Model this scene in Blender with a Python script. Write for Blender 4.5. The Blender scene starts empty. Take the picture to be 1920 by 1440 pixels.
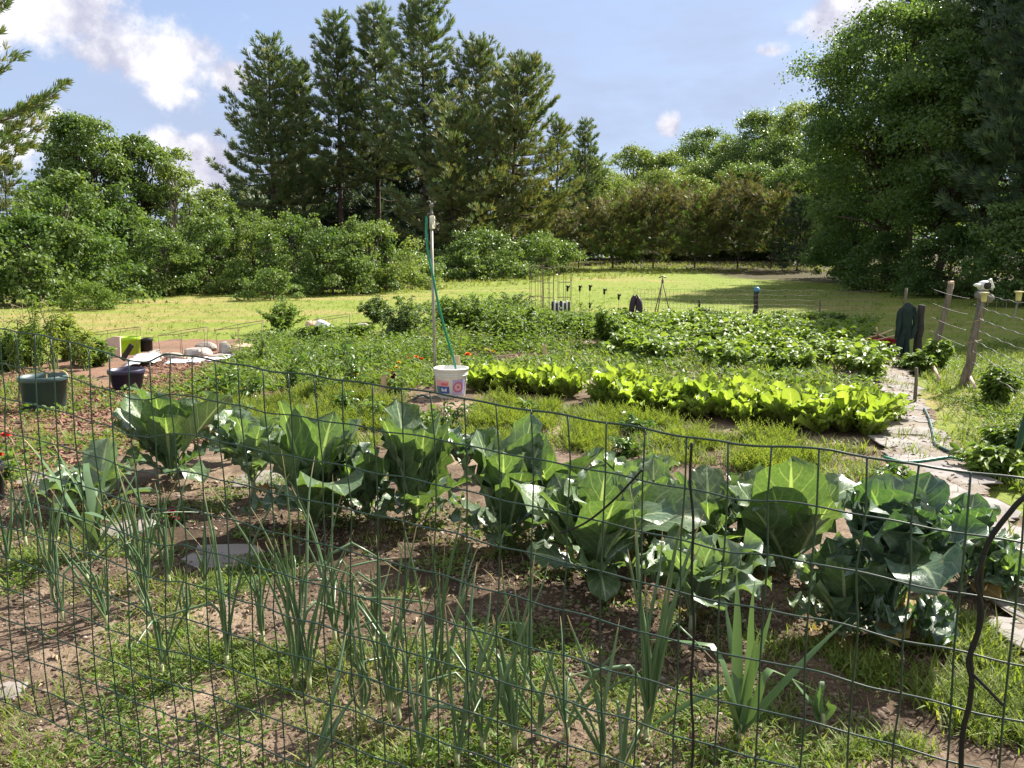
import bpy, math, random
import numpy as np
from math import radians, sin, cos, tan, pi, sqrt, atan2

# ------------------------------------------------------------------ camera, sky, sun, exposure
SC = bpy.context.scene
COL = SC.collection
EYE = 1.6
PITCH = radians(9.0)
F = 1490.0                       # focal length in photograph pixels (1920 wide)
cam_d = bpy.data.cameras.new("camera")
cam = bpy.data.objects.new("camera", cam_d)
COL.objects.link(cam)
cam.location = (0, 0, EYE)
cam.rotation_euler = (radians(90) - PITCH, 0, 0)
cam_d.sensor_width = 36.0
cam_d.lens = 36.0 * F / 1920.0
cam_d.clip_start = 0.05
cam_d.clip_end = 3000
SC.camera = cam

SUN_AZ = radians(46)             # to the right of straight ahead
SUN_EL = radians(42)
sun_d = bpy.data.lights.new("sun", 'SUN')
sun_d.energy = 5.0
sun_d.angle = radians(0.53)
sun_d.color = (1.0, 0.93, 0.82)
sun = bpy.data.objects.new("sun", sun_d)
COL.objects.link(sun)
from mathutils import Vector
SUNV = Vector((sin(SUN_AZ) * cos(SUN_EL), cos(SUN_AZ) * cos(SUN_EL), sin(SUN_EL)))
sun.rotation_euler = SUNV.to_track_quat('Z', 'Y').to_euler()
sun.location = (30, 20, 40)

SC.view_settings.view_transform = 'Standard'
SC.view_settings.look = 'None'
SC.view_settings.exposure = 1.58
SC.view_settings.gamma = 1.0
SC.render.engine = 'CYCLES'
SC.cycles.max_bounces = 6
SC.cycles.diffuse_bounces = 3
SC.cycles.transmission_bounces = 4
SC.cycles.glossy_bounces = 2
SC.cycles.transparent_max_bounces = 4


def raydir(u, v):
    dx = (u - 960.0) / F
    dy = -(v - 720.0) / F
    cp, sp = cos(PITCH), sin(PITCH)
    return np.array([dx, cp + dy * sp, -sp + dy * cp])


class NT:
    """small helper to write node trees"""
    def __init__(s, nt):
        s.nt = nt

    def n(s, t, **kw):
        nd = s.nt.nodes.new(t)
        for k, v in kw.items():
            if k.startswith('i_'):
                key = k[2:]
                key = int(key) if key.isdigit() else key.replace('_', ' ')
                s.put(nd.inputs[key], v)
            else:
                setattr(nd, k, v)
        return nd

    def put(s, inp, v):
        if isinstance(v, bpy.types.NodeSocket):
            s.nt.links.new(v, inp)
        elif isinstance(v, (tuple, list)):
            if inp.type == 'RGBA' and len(v) == 3:
                v = tuple(v) + (1.0,)
            inp.default_value = v
        else:
            inp.default_value = v

    def math(s, op, a, b=0.0, c=None, clamp=False):
        nd = s.nt.nodes.new('ShaderNodeMath')
        nd.operation = op
        nd.use_clamp = clamp
        s.put(nd.inputs[0], a)
        s.put(nd.inputs[1], b)
        if c is not None:
            s.put(nd.inputs[2], c)
        return nd.outputs[0]

    def vmath(s, op, a, b=(0, 0, 0)):
        nd = s.nt.nodes.new('ShaderNodeVectorMath')
        nd.operation = op
        s.put(nd.inputs[0], a)
        s.put(nd.inputs[1], b)
        return nd.outputs['Value'] if op in ('LENGTH', 'DOT_PRODUCT', 'DISTANCE') else nd.outputs[0]

    def mix(s, fac, a, b, blend='MIX'):
        nd = s.nt.nodes.new('ShaderNodeMix')
        nd.data_type = 'RGBA'
        nd.blend_type = blend
        s.put(nd.inputs[0], fac)
        s.put(nd.inputs[6], a)
        s.put(nd.inputs[7], b)
        return nd.outputs[2]

    def ramp(s, fac, stops, interp='LINEAR'):
        nd = s.nt.nodes.new('ShaderNodeValToRGB')
        nd.color_ramp.interpolation = interp
        e = nd.color_ramp.elements
        while len(e) < len(stops):
            e.new(0.5)
        for i, (p, c) in enumerate(stops):
            e[i].position = p
            e[i].color = tuple(c) + (1.0,) if len(c) == 3 else c
        s.put(nd.inputs[0], fac)
        return nd.outputs[0]

    def noise(s, vec, scale, detail=4.0, rough=0.55):
        nd = s.nt.nodes.new('ShaderNodeTexNoise')
        s.put(nd.inputs['Vector'], vec)
        nd.inputs['Scale'].default_value = scale
        nd.inputs['Detail'].default_value = detail
        nd.inputs['Roughness'].default_value = rough
        return nd

    def smooth(s, x, lo, hi):
        nd = s.nt.nodes.new('ShaderNodeMapRange')
        nd.interpolation_type = 'SMOOTHSTEP'
        s.put(nd.inputs['Value'], x)
        nd.inputs['From Min'].default_value = lo
        nd.inputs['From Max'].default_value = hi
        return nd.outputs[0]


def make_world():
    w = bpy.data.worlds.new("World")
    SC.world = w
    w.use_nodes = True
    nt = w.node_tree
    nt.nodes.clear()
    N = NT(nt)
    out = N.n('ShaderNodeOutputWorld')
    bg = N.n('ShaderNodeBackground')
    bg.inputs['Strength'].default_value = 0.082
    sky = N.n('ShaderNodeTexSky', sky_type='NISHITA')
    sky.sun_disc = False
    sky.sun_elevation = SUN_EL
    sky.sun_rotation = SUN_AZ
    sky.air_density = 1.0
    sky.dust_density = 0.6
    sky.ozone_density = 1.6
    d = N.n('ShaderNodeTexCoord').outputs['Generated']
    # thin veil plus a few cumulus clouds standing in given directions of the sky
    nz = N.noise(d, 5.0, 8.0, 0.6)
    nz2 = N.noise(d, 14.0, 6.0, 0.62)
    wob = N.math('ADD', N.math('MULTIPLY', nz.outputs[0], 0.75), N.math('MULTIPLY', nz2.outputs[0], 0.45))
    wob = N.math('SUBTRACT', wob, 0.6)
    clouds = [(110, 30, .19, .075, 1.0), (215, 95, .16, .05, .98), (60, 10, .13, .08, .9), (430, 140, .035, .028, .75), (300, 165, .09, .03, .5),
              (85, 222, .045, .040, 1.0), (20, 250, .10, .045, .8), (365, 300, .07, .034, .95),
              (300, 275, .05, .03, .8), (400, 335, .06, .03, .7), (1590, 25, .06, .055, 1.05), (1640, 60, .06, .06, 1.0), (1255, 238, .026, .020, .7),
              (1450, 95, .035, .012, .55), (1840, 40, .11, .08, .9), (360, 175, .02, .014, .6)]
    dens = None
    for (u, v, sx, sz, amp) in clouds:
        c = raydir(u, v)
        c = c / np.linalg.norm(c)
        q = N.vmath('SUBTRACT', d, tuple(float(k) for k in c))
        q = N.vmath('MULTIPLY', q, (1 / sx, 1 / sx, 1 / sz))
        b = N.math('SUBTRACT', 1.0, N.vmath('LENGTH', q))
        b = N.math('MULTIPLY', N.math('MAXIMUM', b, -1.0), amp)
        dens = b if dens is None else N.math('MAXIMUM', dens, b)
    dens = N.math('ADD', dens, N.math('MULTIPLY', wob, 2.9))
    mask = N.smooth(dens, 0.12, 0.52)
    sep = N.n('ShaderNodeSeparateXYZ')
    N.put(sep.inputs[0], d)
    # veil: thin high haze, thicker towards the horizon and the sun side
    veil = N.noise(N.vmath('MULTIPLY', d, (1, 1, 3.0)), 2.2, 6.0, 0.6).outputs[0]
    veil = N.smooth(veil, 0.36, 0.72)
    low = N.smooth(sep.outputs[2], 0.62, 0.05)
    veil = N.math('MULTIPLY', N.math('ADD', N.math('MULTIPLY', veil, 0.55), N.math('MULTIPLY', low, 0.85)), 0.85, clamp=True)
    body = N.mix(N.smooth(nz2.outputs[0], 0.35, 0.62), (2.5, 2.5, 3.1), (4.7, 4.6, 4.75))
    c1 = N.mix(veil, N.mix(1.0, sky.outputs[0], (.68, .70, .77), 'MULTIPLY'), (2.15, 2.55, 3.50))
    c2 = N.mix(N.math('MULTIPLY', mask, 0.92), c1, body)
    # fill light: unseen bright cloud bank added behind the viewer and overhead
    back = N.math('SUBTRACT', N.math('MULTIPLY', sep.outputs[2], 0.55), sep.outputs[1])
    back = N.smooth(N.math('ADD', back, N.math('MULTIPLY', wob, 0.8)), -0.12, 0.35)
    c2 = N.mix(back, c2, (3.6, 3.6, 3.9))
    nt.links.new(c2, bg.inputs['Color'])
    nt.links.new(bg.outputs[0], out.inputs[0])


make_world()

# ------------------------------------------------------------------ small tools
RNG = np.random.default_rng(11)
random.seed(5)


def sstep(x, a, b):
    t = np.clip((x - a) / (b - a), 0, 1)
    return t * t * (3 - 2 * t)


def gz(x, y):
    """height of the land: level garden, meadow rising gently to the back"""
    x = np.asarray(x, float)
    y = np.asarray(y, float)
    r = 1.25 * sstep(y, 34, 95) * sstep(x + 0.25 * y, -10, 25)
    r = r + 0.35 * sstep(y, 30, 70) + 0.5 * sstep(x, 14, 40) * sstep(y, 18, 45)
    return r


def at(u, v, up=0.0):
    """point of the land (or UP metres above it) seen at photograph pixel u, v"""
    d = raydir(u, v)
    z = up
    for _ in range(12):
        t = (z - EYE) / min(d[2], -1e-4)
        t = min(t, 400)
        x, y = d[0] * t, d[1] * t
        z = float(gz(x, y)) + up
    return float(x), float(y)


def at_depth(u, v, Y):
    d = raydir(u, v)
    t = Y / d[1]
    return d[0] * t, Y, EYE + d[2] * t


def vnoise(x, y, scale, seed=0):
    """smooth value noise in numpy, 0..1"""
    x = np.asarray(x, float) / scale + 100.3
    y = np.asarray(y, float) / scale + 100.7
    xi = np.floor(x).astype(np.int64)
    yi = np.floor(y).astype(np.int64)
    xf, yf = x - xi, y - yi
    xf = xf * xf * (3 - 2 * xf)
    yf = yf * yf * (3 - 2 * yf)

    def h(a, b):
        n = (a * 374761393 + b * 668265263 + seed * 1442695041) & 0x7fffffff
        n = ((n ^ (n >> 13)) * 1274126177) & 0x7fffffff
        return ((n ^ (n >> 16)) & 0xffff) / 65535.0
    a = h(xi, yi) * (1 - xf) + h(xi + 1, yi) * xf
    b = h(xi, yi + 1) * (1 - xf) + h(xi + 1, yi + 1) * xf
    return a * (1 - yf) + b * yf


def in_poly(px, py, poly):
    px = np.asarray(px)
    py = np.asarray(py)
    ins = np.zeros(px.shape, bool)
    n = len(poly)
    for i in range(n):
        x1, y1 = poly[i]
        x2, y2 = poly[(i + 1) % n]
        cond = ((y1 > py) != (y2 > py))
        xx = (x2 - x1) * (py - y1) / ((y2 - y1) if y2 != y1 else 1e-9) + x1
        ins ^= cond & (px < xx)
    return ins


def gpoly(pix):
    return [at(u, v) for u, v in pix]


def scatter(poly, n, dens=None, rng=RNG):
    """n points inside polygon, thinned by dens(x, y)"""
    P = np.array(poly)
    lo, hi = P.min(0), P.max(0)
    xs, ys = [], []
    tot = 0
    for _ in range(60):
        x = rng.uniform(lo[0], hi[0], n * 2)
        y = rng.uniform(lo[1], hi[1], n * 2)
        k = in_poly(x, y, poly)
        if dens is not None:
            k &= rng.random(n * 2) < dens(x, y)
        xs.append(x[k])
        ys.append(y[k])
        tot += int(k.sum())
        if tot >= n:
            break
    x = np.concatenate(xs)[:n]
    y = np.concatenate(ys)[:n]
    return x, y


def unit(v):
    return v / np.maximum(np.linalg.norm(v, axis=-1, keepdims=True), 1e-9)


def frames(dirs, ups, sx, sy, sz):
    """(n,3,3) matrices: columns side, along, normal, scaled"""
    y = unit(dirs)
    x = np.cross(y, ups)
    bad = np.linalg.norm(x, axis=1) < 1e-4
    x[bad] = np.cross(y[bad], np.array([1.0, 0.2, 0.1]))
    x = unit(x)
    z = np.cross(x, y)
    A = np.empty((len(y), 3, 3))
    A[:, :, 0] = x * np.reshape(sx, (-1, 1))
    A[:, :, 1] = y * np.reshape(sy, (-1, 1))
    A[:, :, 2] = z * np.reshape(sz, (-1, 1))
    return A


def rnd_dirs(n, rng=RNG):
    return unit(rng.normal(size=(n, 3)))


class MB:
    """mesh builder: collects vertices and faces, links ONE mesh object"""
    def __init__(s):
        s.V, s.F, s.U, s.M, s.n = [], [], [], [], 0

    def add(s, v, f, uv=None, mi=0):
        v = np.asarray(v, float).reshape(-1, 3)
        f = np.asarray(f, np.int64)
        if len(f) == 0:
            return
        s.V.append(v)
        s.F.append(f + s.n)
        s.M.append(np.full(len(f), mi))
        s.U.append(np.zeros((len(v), 2)) if uv is None else np.asarray(uv, float))
        s.n += len(v)

    def inst(s, tv, tf, A, T, uv=None, mi=0):
        n, k = len(T), len(tv)
        if n == 0:
            return
        v = np.einsum('nij,kj->nki', A, tv) + T[:, None, :]
        f = (np.asarray(tf)[None] + (np.arange(n) * k)[:, None, None]).reshape(-1, np.asarray(tf).shape[1])
        s.add(v.reshape(-1, 3), f, None if uv is None else np.tile(uv, (n, 1)), mi)

    def tube(s, pts, rad, n=6, mi=0, cap=True):
        P = np.asarray(pts, float)
        m = len(P)
        r = np.broadcast_to(np.asarray(rad, float), (m,))
        T = unit(np.gradient(P, axis=0))
        up = np.array([0.13, 0.21, 0.97]) if abs(T[:, 2]).mean() < 0.8 else np.array([0.97, 0.1, 0.2])
        X = unit(np.cross(T, up))
        Y = np.cross(T, X)
        a = np.linspace(0, 2 * pi, n, endpoint=False)
        v = P[:, None] + r[:, None, None] * (np.cos(a)[None, :, None] * X[:, None] + np.sin(a)[None, :, None] * Y[:, None])
        i = np.arange(m - 1)[:, None] * n
        j = np.arange(n)[None]
        j2 = (j + 1) % n
        f = np.stack([i + j, i + j2, i + n + j2, i + n + j], -1).reshape(-1, 4)
        tt = np.linspace(0, 1, m)
        uv = np.stack([np.broadcast_to(np.arange(n)[None] / n, (m, n)), np.broadcast_to(tt[:, None], (m, n))], -1).reshape(-1, 2)
        vv = v.reshape(-1, 3)
        s.add(vv, f, uv, mi)
        if cap:
            c = []
            for k in range(1, n - 1):
                c.append((0, k + 1, k))
                c.append(((m - 1) * n, (m - 1) * n + k, (m - 1) * n + k + 1))
            s.F.append(np.array(c) + s.n - len(vv))
            s.M.append(np.full(len(c), mi))

    def lathe(s, prof, n=32, mi=0, c=(0, 0, 0)):
        P = np.array(prof, float)
        m = len(P)
        a = np.linspace(0, 2 * pi, n, endpoint=False)
        v = np.stack([P[:, 0:1] * np.cos(a), P[:, 0:1] * np.sin(a), np.repeat(P[:, 1:2], n, 1)], -1) + np.array(c)
        i = np.arange(m - 1)[:, None] * n
        j = np.arange(n)[None]
        j2 = (j + 1) % n
        f = np.stack([i + j, i + j2, i + n + j2, i + n + j], -1).reshape(-1, 4)
        s.add(v.reshape(-1, 3), f, None, mi)

    def box(s, c, h, rot=None, mi=0, bev=0.0):
        x, y, z = h
        b = min(bev, min(h) * 0.4)
        vs, idx = [], {}
        for sx in (-1, 1):
            for sy in (-1, 1):
                for sz in (-1, 1):
                    for ax in range(3):
                        q = [sx * x, sy * y, sz * z]
                        for k in range(3):
                            if k != ax:
                                q[k] -= (sx, sy, sz)[k] * b
                        idx[(sx, sy, sz, ax)] = len(vs)
                        vs.append(q)
        fs, ts = [], []
        for ax in range(3):
            o = [k for k in range(3) if k != ax]
            for sg in (-1, 1):
                q = []
                for a1, a2 in ((-1, -1), (1, -1), (1, 1), (-1, 1)):
                    t = [0, 0, 0]
                    t[ax] = sg
                    t[o[0]] = a1
                    t[o[1]] = a2
                    q.append(idx[(t[0], t[1], t[2], ax)])
                fs.append(q)
        for ax in range(3):
            o = [k for k in range(3) if k != ax]
            for a1 in (-1, 1):
                for a2 in (-1, 1):
                    def g(sg, which):
                        t = [0, 0, 0]
                        t[ax] = sg
                        t[o[0]] = a1
                        t[o[1]] = a2
                        return idx[(t[0], t[1], t[2], which)]
                    fs.append([g(-1, o[0]), g(1, o[0]), g(1, o[1]), g(-1, o[1])])
        for sx in (-1, 1):
            for sy in (-1, 1):
                for sz in (-1, 1):
                    ts.append([idx[(sx, sy, sz, k)] for k in range(3)])
        v = np.array(vs, float)
        if rot is not None:
            v = v @ np.array(rot).T
        v = v + np.array(c)
        s.add(v, fs, None, mi)
        s.F.append(np.array(ts) + s.n - len(v))
        s.M.append(np.full(len(ts), mi))

    def build(s, name, mats, parent=None, smooth=True, loc=None):
        me = bpy.data.meshes.new(name)
        v = np.concatenate(s.V)
        me.vertices.add(len(v))
        me.vertices.foreach_set('co', v.astype(np.float32).ravel())
        loops = np.concatenate([f.ravel() for f in s.F])
        tot = np.concatenate([np.full(len(f), f.shape[1]) for f in s.F])
        st = np.concatenate([[0], np.cumsum(tot)[:-1]])
        me.loops.add(len(loops))
        me.loops.foreach_set('vertex_index', loops.astype(np.int32))
        me.polygons.add(len(tot))
        me.polygons.foreach_set('loop_start', st.astype(np.int32))
        me.polygons.foreach_set('material_index', np.concatenate(s.M).astype(np.int32))
        me.polygons.foreach_set('use_smooth', np.full(len(tot), bool(smooth)))
        uv = np.concatenate(s.U)
        if np.any(uv):
            l = me.uv_layers.new(name='uv')
            l.data.foreach_set('uv', uv[loops].astype(np.float32).ravel())
        me.update(calc_edges=True)
        me.validate()
        for m in (mats if isinstance(mats, (list, tuple)) else [mats]):
            me.materials.append(m)
        o = bpy.data.objects.new(name, me)
        COL.objects.link(o)
        if parent is not None:
            o.parent = parent
        if loc is not None:
            o.location = loc
        return o


def tag(o, label=None, cat=None, group=None, kind=None):
    if label:
        o['label'] = label
    if cat:
        o['category'] = cat
    if group:
        o['group'] = group
    if kind:
        o['kind'] = kind
    return o


def thing(name, label, cat, loc=(0, 0, 0), rz=0.0, group=None):
    o = bpy.data.objects.new(name, None)
    o.empty_display_size = 0.1
    COL.objects.link(o)
    o.location = loc
    o.rotation_euler = (0, 0, rz)
    return tag(o, label, cat, group)


def dup(root, loc, rz=0.0, sc=1.0, label=None):
    kids = list(root.children)
    r = root.copy()
    COL.objects.link(r)
    r.location = loc
    r.rotation_euler = (0, 0, rz)
    r.scale = (sc, sc, sc)
    if label:
        r['label'] = label
    for ch in kids:
        c = ch.copy()
        COL.objects.link(c)
        c.parent = r
    return r


def gpt(u, v, up=0.0):
    x, y = at(u, v)
    return (x, y, float(gz(x, y)) + up)


# ------------------------------------------------------------------ materials
MAT = {}


def newmat(name):
    m = bpy.data.materials.new(name)
    m.use_nodes = True
    m.node_tree.nodes.clear()
    MAT[name] = m
    return m, NT(m.node_tree)


def leafmat(name, cols, trans=0.4, tcol=None, rough=0.5, spec=0.35, patch=0.0, patch_scale=0.6, veins=None, bump=0.0, sheen=None, spots=False, tips=False):
    """leaf: every leaf its own tint from cols, light passing through it"""
    m, N = newmat(name)
    out = N.n('ShaderNodeOutputMaterial')
    geo = N.n('ShaderNodeNewGeometry')
    oi = N.n('ShaderNodeObjectInfo')
    r = N.math('FRACT', N.math('ADD', geo.outputs['Random Per Island'], N.math('MULTIPLY', oi.outputs['Random'], 0.35)))
    n = len(cols)
    stops = [(i / max(n - 1, 1), c) for i, c in enumerate(cols)]
    col = N.ramp(geo.outputs['Random Per Island'], stops)
    tc = N.n('ShaderNodeTexCoord')
    if patch:
        nz = N.noise(tc.outputs['Object'], patch_scale, 3.0)
        k = N.smooth(nz.outputs[0], 0.38, 0.66)
        hs = N.n('ShaderNodeHueSaturation')
        N.put(hs.inputs['Color'], col)
        hs.inputs['Hue'].default_value = 0.478
        hs.inputs['Saturation'].default_value = 0.95
        hs.inputs['Value'].default_value = 1.0 + patch
        col = N.mix(k, col, hs.outputs[0])
    if veins:
        uvn = N.n('ShaderNodeUVMap')
        sp = N.n('ShaderNodeSeparateXYZ')
        N.put(sp.inputs[0], uvn.outputs[0])
        au = N.math('ABSOLUTE', sp.outputs[0])
        w = N.math('MULTIPLY', N.math('SUBTRACT', 1.12, sp.outputs[1]), 0.13)
        mid = N.smooth(N.math('SUBTRACT', w, au), -0.03, 0.02)
        q = N.math('FRACT', N.math('MULTIPLY', N.math('SUBTRACT', sp.outputs[1], N.math('MULTIPLY', au, 0.28)), 7.0))
        q = N.math('ABSOLUTE', N.math('SUBTRACT', q, 0.5))
        side = N.math('MULTIPLY', N.smooth(q, 0.07, 0.015), N.math('SUBTRACT', 1.0, N.math('MULTIPLY', au, 0.7)))
        fine = N.noise(tc.outputs['Object'], 60.0, 3.0)
        vm = N.math('MAXIMUM', mid, N.math('MULTIPLY', side, 0.55))
        col = N.mix(N.math('MULTIPLY', N.smooth(fine.outputs[0], 0.3, 0.75), 0.35), col, N.mix(0.5, col, veins))
        col = N.mix(vm, col, veins)
    if spots:                                    # brown nibbled spots and blemishes
        sn = N.noise(tc.outputs['Object'], 38.0, 2.0)
        col = N.mix(N.math('MULTIPLY', N.smooth(sn.outputs[0], .70, .74), .8), col, (.24, .19, .09))
    if tips:                                     # dried leaf tips
        uvt = N.n('ShaderNodeUVMap')
        st_ = N.n('ShaderNodeSeparateXYZ')
        N.put(st_.inputs[0], uvt.outputs[0])
        col = N.mix(N.smooth(st_.outputs[1], .86, .98), col, (.40, .32, .17))
        col = N.mix(N.smooth(st_.outputs[1], .16, .0), col, (.26, .33, .15))
    pr = N.n('ShaderNodeBsdfPrincipled')
    N.put(pr.inputs['Base Color'], col)
    pr.inputs['Roughness'].default_value = rough
    pr.inputs['Specular IOR Level'].default_value = spec
    if sheen:
        pr.inputs['Sheen Weight'].default_value = sheen
        pr.inputs['Sheen Roughness'].default_value = 0.4
    if bump:
        bn = N.noise(tc.outputs['Object'], 26.0, 4.0)
        bm = N.n('ShaderNodeBump')
        bm.inputs['Strength'].default_value = bump
        bm.inputs['Distance'].default_value = 0.02
        N.put(bm.inputs['Height'], bn.outputs[0])
        nt = m.node_tree
        nt.links.new(bm.outputs[0], pr.inputs['Normal'])
    tr = N.n('ShaderNodeBsdfTranslucent')
    tint = tcol or (1.25, 1.2, 0.55)
    N.put(tr.inputs['Color'], N.mix(1.0, col, tint, 'MULTIPLY'))
    mx = N.n('ShaderNodeMixShader')
    mx.inputs[0].default_value = trans
    m.node_tree.links.new(pr.outputs[0], mx.inputs[1])
    m.node_tree.links.new(tr.outputs[0], mx.inputs[2])
    m.node_tree.links.new(mx.outputs[0], out.inputs[0])
    return m


def mat(name, c1, c2=None, scale=8.0, rough=0.7, spec=0.3, metal=0.0, bump=0.0, stretch=(1, 1, 1), detail=5.0, lo=0.35, hi=0.65, island=0.0, trans=0.0):
    m, N = newmat(name)
    out = N.n('ShaderNodeOutputMaterial')
    tc = N.n('ShaderNodeTexCoord')
    vec = N.vmath('MULTIPLY', tc.outputs['Object'], stretch)
    nz = N.noise(vec, scale, detail, 0.6)
    c2 = c2 or tuple(k * 0.8 for k in c1)
    col = N.mix(N.smooth(nz.outputs[0], lo, hi), c1, c2)
    if island:
        geo = N.n('ShaderNodeNewGeometry')
        f = N.math('ADD', 1.0 - island, N.math('MULTIPLY', geo.outputs['Random Per Island'], 2 * island))
        hs = N.n('ShaderNodeHueSaturation')
        N.put(hs.inputs['Color'], col)
        N.put(hs.inputs['Value'], f)
        col = hs.outputs[0]
    pr = N.n('ShaderNodeBsdfPrincipled')
    N.put(pr.inputs['Base Color'], col)
    pr.inputs['Roughness'].default_value = rough
    pr.inputs['Specular IOR Level'].default_value = spec
    pr.inputs['Metallic'].default_value = metal
    if bump:
        bm = N.n('ShaderNodeBump')
        bm.inputs['Strength'].default_value = bump
        bm.inputs['Distance'].default_value = 0.02
        N.put(bm.inputs['Height'], nz.outputs[0])
        m.node_tree.links.new(bm.outputs[0], pr.inputs['Normal'])
    if trans:
        tr = N.n('ShaderNodeBsdfTranslucent')
        N.put(tr.inputs['Color'], col)
        mx = N.n('ShaderNodeMixShader')
        mx.inputs[0].default_value = trans
        m.node_tree.links.new(pr.outputs[0], mx.inputs[1])
        m.node_tree.links.new(tr.outputs[0], mx.inputs[2])
        m.node_tree.links.new(mx.outputs[0], out.inputs[0])
    else:
        m.node_tree.links.new(pr.outputs[0], out.inputs[0])
    return m


# plants
leafmat('cabbage', [(.050, .098, .045), (.066, .120, .054), (.084, .142, .064)], trans=.32, tcol=(1.5, 1.6, .5), rough=.36, spec=.6, veins=(.34, .42, .25), bump=.3, sheen=.06, spots=True)
leafmat('broccoli', [(.038, .080, .052), (.050, .098, .064), (.070, .122, .080)], trans=.26, tcol=(1.4, 1.7, .45), rough=.36, spec=.6, veins=(.26, .34, .22), bump=.3, sheen=.06, spots=True)
leafmat('pale_cole', [(.095, .155, .088), (.12, .185, .105), (.078, .130, .072)], trans=.32, tcol=(1.4, 1.5, .5), rough=.36, spec=.6, veins=(.30, .38, .24), bump=.3, sheen=.06, spots=True)
leafmat('old_leaf', [(.30, .26, .07), (.22, .14, .06), (.18, .20, .06)], trans=.35, rough=.6, veins=(.34, .28, .14), bump=.3)
leafmat('onion', [(.085, .150, .068), (.115, .190, .090), (.062, .120, .054)], trans=.20, rough=.34, spec=.6, tips=True)
leafmat('leek', [(.11, .19, .07), (.085, .155, .065)], trans=.28, rough=.40, spec=.45)
leafmat('onion_neck', [(.36, .38, .22), (.30, .34, .16)], trans=.2, rough=.5)
leafmat('lettuce', [(.20, .30, .045), (.245, .345, .055), (.155, .25, .042), (.28, .37, .085)], trans=.45, tcol=(1.4, 1.35, .5), rough=.42, spec=.4, veins=(.40, .46, .20), bump=.2)
leafmat('potato', [(.120, .205, .036), (.155, .25, .045), (.195, .28, .060)], trans=.46, tcol=(1.3, 1.2, .5), rough=.5)
leafmat('pepper', [(.055, .125, .025), (.085, .16, .030), (.12, .21, .035)], trans=.40, rough=.36, spec=.5)
leafmat('weed_bright', [(.150, .220, .040), (.190, .250, .050), (.120, .195, .036), (.245, .265, .080)], trans=.46, tcol=(1.25, 1.2, .5), rough=.6)
leafmat('weed_mid', [(.088, .160, .030), (.12, .20, .038), (.155, .22, .050)], trans=.46, rough=.55)
leafmat('weed_dark', [(.068, .125, .040), (.092, .150, .048), (.13, .18, .062)], trans=.42, rough=.5)
leafmat('dry_grass', [(.34, .29, .14), (.27, .22, .11), (.40, .35, .20)], trans=.35, rough=.7)
leafmat('meadow_blade', [(.165, .22, .040), (.21, .245, .052), (.14, .20, .038), (.26, .25, .09)], trans=.45, rough=.65)
# trees
leafmat('maple', [(.066, .130, .034), (.088, .158, .040), (.115, .19, .050)], trans=.45, rough=.40, spec=.5, patch=.35, patch_scale=.35)
leafmat('maple_pale', [(.105, .172, .046), (.13, .20, .056), (.155, .225, .070)], trans=.46, rough=.42, patch=.3, patch_scale=.4)
leafmat('sumac', [(.066, .135, .034), (.090, .165, .040), (.12, .195, .052)], trans=.40, rough=.52, spec=.35, patch=.25, patch_scale=.5)
leafmat('oak', [(.050, .110, .032), (.070, .138, .036), (.095, .170, .046)], trans=.50, rough=.42, spec=.45, patch=.4, patch_scale=.3)
leafmat('brush', [(.072, .140, .036), (.095, .17, .044), (.125, .195, .056)], trans=.44, rough=.45, patch=.35, patch_scale=.6)
leafmat('pine_needle', [(.078, .135, .066), (.102, .160, .074), (.130, .182, .076)], trans=.32, rough=.5, spec=.25, patch=.2, patch_scale=.4, tcol=(1.2, 1.15, .5))
leafmat('pine_gold', [(.140, .165, .058), (.170, .185, .066), (.115, .155, .060), (.185, .170, .070)], trans=.34, rough=.55, spec=.2, patch=.2, patch_scale=.4, tcol=(1.15, 1.1, .5))
leafmat('scrub_pine', [(.115, .108, .046), (.088, .105, .044), (.14, .118, .056), (.085, .12, .045)], trans=.30, rough=.6, patch=.3, patch_scale=.4)
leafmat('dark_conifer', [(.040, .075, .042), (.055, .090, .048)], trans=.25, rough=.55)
mat('bark_grey', (.10, .082, .068), (.055, .045, .038), 9, .9, bump=.6, stretch=(1, 1, .2))
mat('bark_brown', (.080, .058, .044), (.040, .030, .024), 7, .9, bump=.6, stretch=(1, 1, .2))
mat('bark_pale', (.34, .31, .27), (.16, .14, .12), 5, .85, bump=.3, stretch=(1, 1, .5))
mat('stem_green', (.10, .15, .05), (.14, .17, .07), 12, .6)
mat('stem_cole', (.22, .27, .17), (.28, .26, .16), 14, .6)
mat('stem_dry', (.30, .25, .16), (.20, .16, .10), 14, .8)
# built things
mat('fence_green', (.005, .026, .018), (.008, .034, .023), 30, .42, .5)
mat('black_rubber', (.005, .005, .006), (.008, .008, .009), 20, .55, .3)
mat('wire_grey', (.22, .21, .20), (.12, .11, .10), 30, .5, .5, .6)
mat('rust_wire', (.16, .12, .08), (.09, .065, .045), 30, .7, .4, .3)
mat('white_plastic', (.78, .79, .76), (.70, .71, .68), 3, .35, .5, trans=.12)
mat('print_red', (.55, .10, .10), (.50, .08, .09), 4, .4)
mat('print_pink', (.72, .34, .36), (.68, .38, .36), 4, .4)
mat('print_blue', (.06, .10, .34), (.05, .09, .30), 4, .4)
mat('print_violet', (.34, .30, .52), (.40, .36, .55), 4, .4)
mat('print_white', (.80, .80, .80), (.76, .76, .76), 4, .4)
mat('print_green', (.08, .22, .20), (.07, .19, .18), 4, .4)
mat('raw_wood', (.56, .42, .27), (.48, .35, .21), 6, .7, bump=.15, stretch=(6, 6, .6))
mat('grey_wood', (.21, .175, .14), (.11, .09, .07), 7, .9, bump=.8, stretch=(5, 5, .5))
mat('dark_post', (.050, .042, .038), (.030, .026, .024), 7, .9, bump=.6, stretch=(5, 5, .5))
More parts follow.
